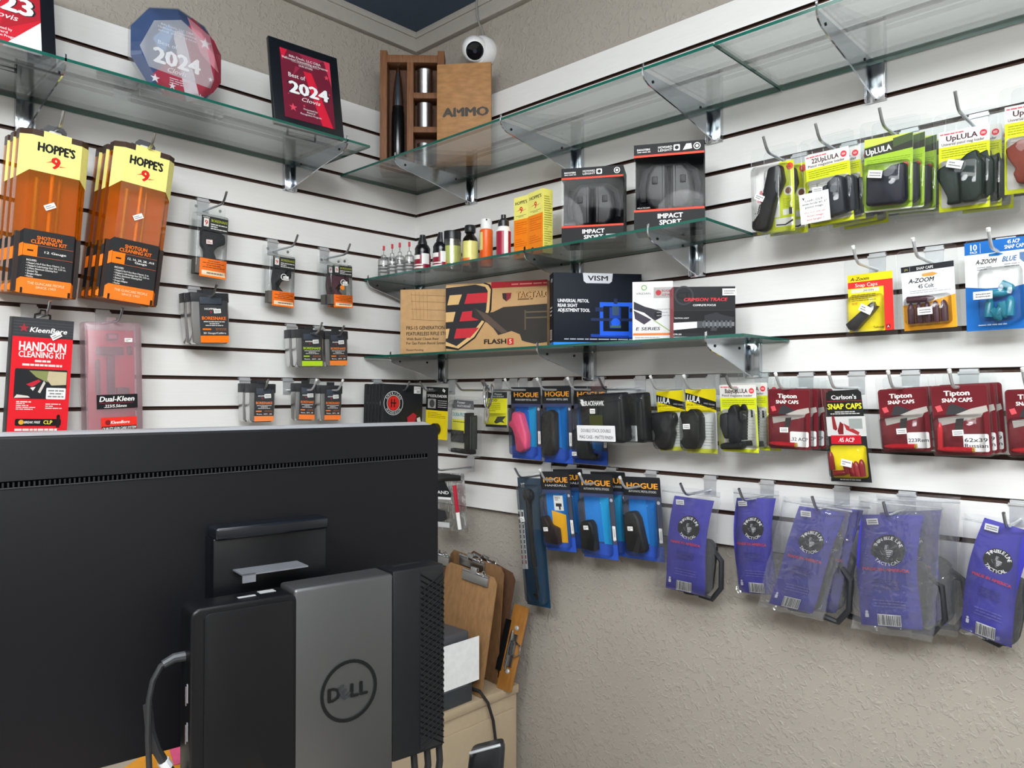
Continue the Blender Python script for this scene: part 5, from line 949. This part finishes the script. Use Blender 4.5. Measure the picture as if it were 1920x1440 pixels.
# ---- clear bags with blue cards
def texas(p, u, v, s):
    k = s; q = lambda a, b: (u+a*k, v+b*k*p.w/p.h)
    out = [(-.15, -.5), (.12, -.5), (.12, -.16), (.5, -.06), (.46, .26), (.2, .5), (.16, .66), (.0, .6), (-.12, .3), (-.26, .34), (-.5, .0), (-.15, .0)]
    p.poly([q(*a) for a in out], '#9a9aa2'); p.poly([q(a*.9, b*.9+.01) for a, b in out], '#26272c')
    for j in range(4): p.poly([q(-.05+.04*j, -.06+.14*j), (q(.46-.05*j, -.08+.14*j)), (q(.46-.05*j, -.01+.14*j)), (q(-.05+.04*j, .01+.14*j))], '#f0f0f2')
    for j in range(3):
        for i_ in range(2): p.star(*q(-.07+.1*i_, -.4+.1*j), .07*k, '#c8c8cc')
def bagged(label, TL, TR, BL, cTL, cTR, cBL, d, db, bend, bag=True, shine=False, filler=True, nb=0, labs=(), hk=None, skew=0.):
    r, w, h = pack('holster_bag', label, 'bag', cTL, cTR, cBL, d, db, 'bagged holsters with blue cards')
    c_ = r.matrix_world.inverted() @ WR(*cBL, db); sh = c_.x+w/2
    bf = lambda x, y, z: (x-sh*z/h+skew*w*math.sin(-z/h*math.pi*1.0)*.12, y-bend*math.sin(-z/h*math.pi*1.5+.4)*.9-bend*.3*math.cos(x/w*3+z*20), z)
    p = Pr(w, h, -.0004, bf, 14); VI = '#3f3ca6'; p.r(0, 0, 1, 1, VI)
    p.e(.52, .31, .285, '#1b1c21', 1., 28); p.arc('THIN BLUE LINE', .52, .31, .228, .028, '#f2f2f2', 155, 25, True, .03); p.arc('TACTICAL', .52, .31, .24, .028, '#f2f2f2', 222, 318, False, .03); texas(p, .5, .31, .22)
    p.t('MADE IN AMERICA', .5, .475, .026, '#d8344e', .78, .05); p.ln(.28, .56, .72, .66, 4, '#35348e', 3, .4, 'c'); p.ln(.24, .75, .8, .83, 3, '#6b69c0', 4, .3, 'c'); p.bar(.3, .885, .68, .985, 9); p.rr(.1, .885, .16, .92, .001, '#e8e8f4'); p.e(.13, .872, .025, '#e8e8f4')
    p.done('blue_card', r)
    q = Pr(w, h, .0008, bf, 10); q.r(0, 0, 1, 1, VI); q.done('card_back', r)
    sticker(r, w, h, .2, .05, 3, .02, .011, -.006-bend, 28)
    if filler:
        blob(r, 'black_holster', [(x-sh*z/h, z) for x, z in UV(w, h, [(.3, .45), (.9, .42), (1.08, .5), (1.08, .95), (.9, 1.03), (.4, 1.05), (.25, .9)])], .012, .034, M('#1d1f24', .6), .008, 2)
        MB().tube([(w*.3, .02, -h*.5), (w*.56, .018, -h*.62), (w*.54, .02, -h*.9), (w*.3, .022, -h*1.04), (w*.0, .02, -h*1.02)], .006, M('#24262b', .6), 8).build('strap', r)
    if bag:
        A, B, C = WR(*TL, d), WR(*TR, d), WR(*BL, db); Mi = r.matrix_world.inverted()
        a, b, c = Mi @ A, Mi @ B, Mi @ C; e = (b-a); f = (c-a); nx, nz = 6, 10; rg = random.Random(label)
        for sgn, nm in ((-1, 'bag_front'), (1, 'bag_back')):
            pts = []; fs = []
            for j in range(nz+1):
                for i_ in range(nx+1):
                    uu, vv = i_/nx, j/nz; P_ = a+e*uu+f*vv; bulge = math.sin(uu*math.pi)*math.sin(min(1, vv*1.1)*math.pi)**.6
                    yy = (-.010-bend-.006*bulge if sgn < 0 else .014+.02*bulge)+rg.uniform(-1, 1)*(.0028 if 0 < i_ < nx else .001); 
                    if i_ in (0, nx) or j == nz: yy = .002+rg.uniform(-.002, .002)
                    P2 = V((P_.x+(rg.uniform(-.003, .003) if i_ in (0, nx) else 0), yy, P_.z+(rg.uniform(-.002, .004) if j == nz else 0))); pts.append(P2)
            for j in range(nz):
                for i_ in range(nx): k = j*(nx+1)+i_; fs.append((k, k+nx+1, k+nx+2, k+1))
            MB().add(pts, fs, BAG if not shine else clear((.97, .975, .98), .06, .07, .08, (.9, .92, .97), .38, .8)).build(nm, r, ang=180)
        zt_ = (a.z+b.z)/2; MB().tube([a+V((0, .0, -.010)), b+V((0, 0, -.010))], .0016, clear((.9, .92, .95), .1, .35, .1), 6).build('zip_seal', r)
    for k in range(nb): dup(r, labs[k], (.02*(k+1), .036*(k+1), -.004*k), 'bagged holsters with blue cards', math.radians(-3*(k+1)))
    auto_hook(r, 'R', hk, 'K', d+.03, False)
bagged('clear bag with blue card, leftmost of the blue card bags', (1242, 912), (1350, 923), (1228, 1100), (1266, 929), (1340, 939), (1247, 1101), .07, .06, .006, hk='leftmost blue card bag', skew=-.5)
bagged('blue card hanging between the leftmost bag and the shiny bag', (1375, 915), (1460, 920), (1380, 1112), (1383, 933), (1456, 934), (1384, 1110), .05, .045, .008, True, False, False, hk='bent blue card', skew=-.8)
bagged('shiny crumpled clear bag with blue card, third from left', (1470, 930), (1598, 949), (1420, 1136), (1500, 948), (1586, 962), (1440, 1124), .10, .085, .008, True, True, True, 1, ['bag of black straps behind the shiny crumpled bag'], 'shiny crumpled bags', 0.)
bagged('clear bag with wavy blue card, right of the shiny bag', (1612, 930), (1766, 943), (1597, 1178), (1617, 964), (1733, 965), (1613, 1170), .085, .07, .009, True, True, True, 1, ['bag hanging behind the wavy blue card bag'], 'wavy blue card bags', -.6)
bagged('clear bag with blue card at the right picture edge', (1806, 962), (1930, 985), (1788, 1184), (1847, 970), (1946, 1000), (1800, 1180), .075, .062, .009, hk='blue card bag at the right edge', skew=-.9)
# ================================================================== FOREGROUND
EX = V((.98921, -.14650, 0)); EY = V((.14650, .98921, 0)); O_ = V((-.8870, -1.1371, 1.4968))
MM = Matrix(((EX.x, EY.x, 0, O_.x), (EX.y, EY.y, 0, O_.y), (0, 0, 1, O_.z), (0, 0, 0, 1)))
def MP(u, v, off):
    o = O_-EY*off; D = ray(u, v); X = CAM+D*((o-CAM).dot(EY)/D.dot(EY))-O_
    return X.dot(EX), X.z
DK = M('#0e0e12', .45, 0, .03, .02, 400, .2)
HB = .338
r = thing('monitor', 'large black computer monitor seen from behind, filling the lower left', 'monitor', MM @ Matrix.Translation((-.276, 0, -HB)))
T = Matrix.Translation((.276, 0, HB))
BYN = {}
SUBP = {'vent_slot': 'back_housing', 'vent_rib': 'back_housing', 'mount_bar': 'mount_plate', 'mount_bracket': 'mount_plate', 'top_slot': 'computer_case', 'vent_recess': 'computer_case', 'vent_lattice': 'computer_case', 'drive_cover': 'drive_case', 'side_port': 'drive_case', 'top_port': 'drive_case'}
def mon(mb, name, par=None, **k):
    mb.xf(T); o = mb.build(name, par or BYN.get(SUBP.get(name), r), **k); BYN[name] = o; return o
mon(MB().prism(rr(-.556, .004, -HB, 0, .006, 5), 0, .012, DK), 'back_housing', bev=.0025, seg=3)
mon(MB().loft([[(x, y, z) for x, z in rr(-.556-e, .004+e, -HB-e, 0+t, .008, 5)] for y, e, t in ((.010, 0, -.0006), (.018, .001, .0016), (.030, .0015, .0036), (.034, .0013, .003))], M('#8a8c92', .28)), 'front_bezel', ang=60)
mon(MB().box(-.55, -.002, .0341, .0345, -HB+.006, -.004, BLACKG), 'screen', smooth=False)
sl = MB(); sl.prism([(-.486, -.0485), (-.014, -.0425), (-.014, -.0375), (-.486, -.0425)], -.0002, .0002, M('#020203', .9, spec=.0)); o = mon(sl, 'vent_slot', smooth=False)
rb = MB(); n = 110
for k in range(n):
    x = -.484+.469*k/n; zc = -.0455+.006*k/n; rb.box(x, x+.0016, -.0006, 0, zc-.0028, zc+.0018, M('#15161a', .6, spec=.3))
rb.prism([(-.486, -.0496), (-.014, -.0436), (-.014, -.0426), (-.486, -.0486)], -.0012, 0, M('#26272b', .5))
mon(rb, 'vent_rib', smooth=False)['kind'] = 'stuff'
# mount: plate, bar, sheet metal
MT = M('#06080c', .3, spec=.3); x0, z1 = MP(400, 990, .03); x1, _ = MP(612, 963, .03)
mon(MB().box(x0, x1, -.03, 0, -.27, z1-.012, MT), 'mount_plate', bev=.002)
mon(MB().box(x0+.001, x1+.0005, -.036, -.004, z1-.0135, z1, M('#0e1218', .22)), 'mount_bar', bev=.003, seg=3)
BKT = M('#7c7f86', .4, .5); a = MP(455, 1078, .062); b = MP(578, 1053, .062)
mon(MB().box(a[0], b[0], -.062, -.03, a[1]-.0015, a[1], BKT).box(a[0]+.0, a[0]+.014, -.062, -.0605, a[1]-.009, a[1], BKT), 'mount_bracket', smooth=False)
mon(MB().box(-.27, -.16, -.03, 0, -.4375, -.27, MT).box(-.36, -.08, -.09, .12, -.4535, -.4375, MT), 'stand', bev=.004)
# small computer in its sleeve
r = thing('mini_computer', 'black mini computer held in a grey metal sleeve behind the monitor', 'computer', MM @ Matrix.Translation((-.15, -.08, -.40))); T = Matrix.Translation((.15, .08, .40))
x0, z1 = MP(552, 1110, .1); x1, z2 = MP(738, 1072, .1); zt1 = (z1+z2)/2
SL = M('#5f6062', .4, .8, .03, .02, 300, .5, (1, 1, 30))
mon(MB().box(x0, x1, -.1, -.058, -.42, zt1, SL), 'metal_sleeve', bev=.0035, seg=3)
xb, zb_ = MP(835, 1050, .1); PCB = M('#101216', .42, spec=.35)
mon(MB().box(x1+.0002, xb, -.0975, -.06, -.378, zt1+.002, PCB), 'computer_case', bev=.003, seg=2)
mon(MB().prism([(x1+.012, -.072), (x1+.048, -.072), (x1+.048, -.078), (x1+.012, -.078)], 0, .0004, M('#0a0b0d', .6)).xf(Matrix(((1, 0, 0, 0), (0, 0, 1, 0), (0, 1, 0, zt1+.0021), (0, 0, 0, 1)))), 'top_slot', smooth=False)
xm, _ = MP(791, 1062, .1); mon(MB().box(xm, xb-.001, -.0979, -.0970, -.374, zt1-.004, M('#08090b', .8)), 'vent_recess', smooth=False)
lat = MB(); LM = M('#08090b', .7, spec=.15); wv = xb-xm-.001; p_ = .0068; k = 0
z = -.374
while z < zt1-.004+wv:
    for s_ in (1, -1):
        za, zb2 = z, z-wv*.62*s_
        if s_ < 0: za, zb2 = z-wv*.62, z
        xa, xc = xm, xb-.001; lo, hi = -.374, zt1-.004
        if max(za, zb2) <= hi and min(za, zb2) >= lo: lat.tube([(xa, -.0985 if s_ > 0 else -.0990, za), (xc, -.0985 if s_ > 0 else -.0990, zb2)], .0008, LM, 4)
    z += p_
mon(lat, 'vent_lattice')['kind'] = 'stuff'
xl0, zl = MP(395, 1140, .1); xl1, _ = MP(545, 1112, .1); xL = MP(358, 1170, .1)[0]; zl = MP(470, 1126, .1)[1]
mon(MB().prism(rr(xL, x0+.004, -.43, zl, .009, 6), -.1, -.062, M('#08090c', .35, spec=.3)), 'drive_case', bev=.003, seg=3)
mon(MB().prism(rr(xL+.012, x0-.001, -.425, zl-.006, .006, 6), -.1012, -.0995, M('#0b0c0f', .33, spec=.3)), 'drive_cover', bev=.0008)
pt = MB()
for zz in (-.248, -.285): pt.box(xL-.0006, xL, -.091, -.089, zz-.010, zz+.008, M('#8a8c92', .4)).box(xL-.0006, xL, -.086, -.084, zz-.014, zz+.004, M('#7a6a6a', .4))
mon(pt, 'side_port', smooth=False)
mon(MB().box(xL+.05, xL+.068, -.085, -.08, zl-.0002, zl+.0004, ZINC).box(xL+.074, x0-.012, -.08, -.07, zl-.0002, zl+.0004, ZINC), 'top_port', smooth=False)
cx, cz = MP(655, 1295, .1008)
p = Pr(1, 1, -.1009); LG = '#0f1012'; R2 = .0335; U = lambda dx, dz: (cx+dx+.5, -(cz+dz))
p.ring(*U(0, 0), R2, .0038, LG, 1., 36)
for ch, dx, rt in (('D', -.0178, 0), ('E', -.0065, 38), ('L', .0062, 0), ('L', .0172, 0)): p.t(ch, *U(dx, -.0003), .0142, LG if ch != 'E' else '#2e2f33', None, .06, 'c', rt); p.n -= 1
p.mb.xf(T); p.mb.build('round_emblem', BYN['metal_sleeve'], smooth=False)
for k, (u, v) in enumerate(((800, 1425), (822, 1420), (775, 1430))):
    a = MP(u, v-25, .085); mon(MB().tube([(a[0], -.085, -.375), (a[0]+.002, -.085, -.40), (a[0]-.003, -.08, -.46), (a[0]-.02, -.06, -.56)], .0042, RUBBER, 8), 'computer_cable')
a = MP(357, 1228, .08); Pm = [MP(u, v, .075) for u, v in ((350, 1229), (325, 1232), (300, 1247), (285, 1275), (278, 1310), (276, 1380), (279, 1450), (276, 1520))]
o = MB().tube([MM @ V((x, -.078, z)) for x, z in Pm[1:]], .0028, RUBBER, 8); o.tube([MM @ V((a[0]+.002, -.08, a[1])), MM @ V((Pm[1][0], -.078, Pm[1][1])), MM @ V((Pm[2][0]+.002, -.078, Pm[2][1]+.001))], .0052, M('#2e3034', .5), 10, .004)
tag(o.build('power_cable'), 'thin black cable looping from the left side of the black drive', 'cable')
Pm = [MP(u, v, .07) for u, v in ((276, 1320), (281, 1370), (293, 1405), (305, 1425), (322, 1450), (340, 1490))]
o = MB().tube([MM @ V((x, -.072, z)) for x, z in Pm], .0045, RUBBER, 8); o.tube([MM @ V((x, -.072, z)) for x, z in (Pm[3], ((Pm[3][0]+Pm[4][0])/2, (Pm[3][1]+Pm[4][1])/2))], .0056, M('#d8dade', .3, .3), 10)
tag(o.build('video_cable'), 'thick black cable with a pale plug collar at the bottom left', 'cable')
# counter that carries the monitor, papers on it
ZC = O_.z-.4545; r = thing('counter', 'dark counter under the monitor, mostly below the picture', 'counter', MM @ Matrix.Translation((-.7, .1, ZC-O_.z)))
MB().box(-.6, .57, -.42, .28, -.035, 0, M('#b8ab98', .5, 0, .1, 0, 8)).build('counter_top', r, bev=.003); MB().box(-.58, .54, -.4, .26, -ZC+.001, -.035, M('#4a4038', .6)).build('counter_body', r, smooth=False)
def sheet(label, name, pts, dz, m, cat='paper'):
    q = [WZ(u, v, ZC+dz) for u, v in pts]; mb = MB(); n = len(q); mb.add([V((p_.x, p_.y, p_.z)) for p_ in q]+[V((p_.x, p_.y, p_.z-.0006)) for p_ in q], [tuple(range(n)), tuple(range(2*n-1, n-1, -1))]+[(k, n+k, n+(k+1) % n, (k+1) % n) for k in range(n)], m)
    return tag(mb.build(name, smooth=False), label, cat)
sheet('pale paper under the coloured notes at the bottom left', 'paper_sheet', [(150, 1470), (470, 1380), (480, 1490), (150, 1560)], .0014, M('#d6c9a8', .7))
sheet('yellow sticky note under the monitor at the bottom left', 'sticky_note', [(222, 1446), (340, 1370), (338, 1480), (238, 1490)], .0022, M('#f0a010', .6), 'note')
sheet('bright pink sticky note beside the yellow one', 'sticky_note', [(318, 1405), (370, 1375), (372, 1426), (326, 1434)], .003, M('#f45a8e', .6), 'note')

# filing cabinet, printer and clipboards in the corner
ZF = .742; BG = M('#bba88d', .45, 0, .03); r = thing('filing_cabinet', 'beige metal filing cabinet in the corner below the slat wall', 'cabinet', Matrix.Translation((-.43, -.25, 0)))
MB().box(-.41, .41, -.216, .23, .05, ZF-.025, BG).build('body', r, bev=.003); MB().box(-.413, .413, -.222, .232, ZF-.024, ZF, BG).build('top', r, bev=.003); MB().box(-.40, .40, -.2, .22, 0, .05, M('#4a4540', .6)).build('plinth', r, smooth=False)
for z0 in (.07, .39):
    d = MB().box(-.39, .395, -.2215, -.2165, z0, z0+.29, BG).build('drawer', r, bev=.002); MB().box(-.3, -.18, -.235, -.2216, z0+.2, z0+.225, STEEL).build('handle', d, bev=.003)
PG = M('#3a4046', .5); r = thing('printer', 'dark grey receipt printer with a white sheet on its front, on the cabinet', 'printer', Matrix.Translation((-.345, -.36, ZF+.0005)))
MB().box(-.165, .158, -.105, .08, 0, .105, PG).build('lower_body', r, bev=.003); MB().box(-.165, .152, -.10, .085, .105, .182, M('#4a4d52', .5)).build('upper_body', r, bev=.006, seg=3); MB().box(-.12, .14, -.108, -.105, .045, .05, M('#596067', .5)).build('front_ridge', r, bev=.001)
MB().box(-.16, .176, -.112, -.1105, .052, .165, M('#f2f3f4', .6)).build('white_sheet', r, smooth=False)
P_ = [V((-.185, -.35, ZF+.03)), V((-.165, -.47, ZF+.02)), V((-.15, -.485, ZF-.01)), V((-.135, -.49, ZF-.06)), V((-.125, -.49, ZF-.12)), V((-.12, -.50, ZF-.25)), V((-.12, -.50, .3)), V((-.13, -.52, .01))]
tag(MB().tube(P_, .004, RUBBER, 8).build('cord'), 'black cord hanging from the grey printer down the beige cabinet', 'cord')
CB = {}
def clip_board(label, TL, TR, BR, dt, col, clip_at=.5, dx=0):
    A = WR(*TL, dt); B = WR(*TR, dt); C = WZ(*BR, ZF+.002); C2 = C+(A-B); C2.z = C.z
    ez = (B-C).normalized(); h = (B-C).length; ex = (B-A); w = ex.length; ex = (ex-ez*ex.dot(ez)).normalized(); ey = ez.cross(ex); o = B-ex*w/2
    M_ = Matrix(((ex.x, ey.x, ez.x, o.x), (ex.y, ey.y, ez.y, o.y), (ex.z, ey.z, ez.z, o.z), (0, 0, 0, 1))); r = thing('clipboard', label, 'clipboard', M_, 'clipboards on the cabinet'); m = M(col, .6, 0, .16, .05, 22, .4, (4, 4, 1.5))
    MB().prism([(-w/2, -h), (w/2, -h), (w/2, -.016), (w/2-.014, 0), (-w/2+.014, 0), (-w/2, -.016)], 0, .0032, m).build('board', r, bev=.0008)
    k = w*(clip_at-.5)
    MB().box(k-.05, k+.05, -.008, -.0005, -.03, -.004, STEEL).tube([(k-.05, -.006, -.004), (k+.05, -.006, -.004)], .004, STEEL, 8).box(k-.012, k+.012, -.016, -.006, -.006, .012, CHROME).build('clip', r, bev=.001); cl = [c for c in r.children if c.name.startswith('clip')][0]
    MB().tube([(k+.034+.007*math.cos(t*.63), -.009, .002+.007*math.sin(t*.63)) for t in range(11)], .0018, CHROME, 6).build('clip_ring', cl)
    return r, w, h
cb, w, h = clip_board('worn tan clipboard nearest the grey printer', (836, 1067), (933, 1085), (902, 1309), .125, '#8f6b46', .62)
q = Pr(.022, .02, 0); q.rr(0, 0, 1, 1, .006, '#3ab4d8'); q.mb.xf(Matrix.Translation((-w*.48, -.003, -h*.37))); q.mb.build('teal_flag', cb, smooth=False)
clip_board('second brown clipboard leaning behind the worn tan one', (845, 1057), (945, 1066), (931, 1283), .075, '#765637', .45)
clip_board('dark brown clipboard, third from the printer', (880, 1068), (967, 1078), (935, 1272), .045, '#553a28', .4)
clip_board('darkest clipboard rising behind the mini computer', (770, 1030), (838, 1040), (822, 1262), .10, '#5a3c28', .8)
A = WR(964, 1131, .026); B = WR(992, 1140, .022); C = WZ(932, 1289, ZF+.003); M_, w, h = frame(A, B, C); r = thing('clipboard', 'orange wooden clipboard turned on its side, its clip facing out against the wall', 'clipboard', M_, 'clipboards on the cabinet')
OW = M('#9a672c', .45, 0, .18, .05, 20, .5, (4, 4, 1.2))
MB().prism(rr(-w/2-.0, w/2, -h, 0, .006), 0, .0035, OW).build('board', r, bev=.0008); MB().box(-w*.75, -w*.42, -.004, -.0005, -h*.80, -h*.2, BLACK).build('black_sheet', r, smooth=False)
MB().box(-w*.25, w*.22, -.006, -.0005, -h*.72, -h*.34, STEEL).tube([(-w*.1, -.008, -h*.3), (-w*.08, -.01, -h*.76)], .003, CHROME, 8).build('clip', r); MB().tube([(w*.2, -.006, -h*.42), (w*.55, -.007, -h*.45), (w*.6, -.007, -h*.54), (w*.25, -.006, -h*.6)], .0022, CHROME, 8).tube([(-w*.12, -.009, -h*.42), (w*.12, -.009, -h*.42), (w*.12, -.009, -h*.58), (-w*.12, -.009, -h*.58)], .002, CHROME, 8).build('clip_wire', r)
for z in (-.27, -.78): MB().tube([(0, -.0005, h*z), (0, -.0045, h*z)], .007, ZINC, 12, .004).build('rivet', r)
# handset at the bottom edge with the table that carries it
ph = CAM+ray(908, 1452)/FPX*1.02; ph.z = 0; ZS = .877
r = thing('side_table', 'small table below the picture carrying the black handset', 'table', Matrix.Translation((ph.x, ph.y, 0))); MB().lathe([(.1, ZS-.02), (.1, ZS), (0, ZS)], M('#4a4038', .5), n=24).build('table_top', r); MB().lathe([(.02, .02), (.02, ZS-.02)], STEEL, n=12).lathe([(.11, 0), (.11, .015), (.02, .02)], STEEL, n=24).build('pedestal', r)
fx = V((FWD.x, FWD.y, 0)).normalized(); r = thing('handset', 'black rounded handset with a pale top rim at the bottom edge by the cabinet', 'phone', Matrix(((RGT.x, fx.x, 0, ph.x), (RGT.y, fx.y, 0, ph.y), (0, 0, 1, ZS+.0005), (0, 0, 0, 1))))
rg = []
for z, a, b, sh in ((0, .026, .02, -.012), (.05, .026, .016, -.008), (.13, .0255, .014, -.001), (.182, .024, .013, .004), (.190, .021, .010, .005)): rg.append([(x+sh, y, z+x*.25) for x, y in rr(-a, a, -b, b, .008, 4)])
MB().loft(rg, M('#17191d', .25)).build('handset_body', r, ang=50); MB().tube([(-.019, -.012, .184), (.0, -.0125, .1895), (.022, -.012, .195)], .0022, M('#c4c8cc', .25, .6), 8).build('pale_rim', r); MB().prism(rr(-.017, .019, .03, .16, .006), -.0162, -.013, M('#23262b', .2)).build('front_panel', r, bev=.001); MB().box(-.05, .03, -.035, .035, 0, .03, M('#17191d', .35)).build('charging_base', r, bev=.006)
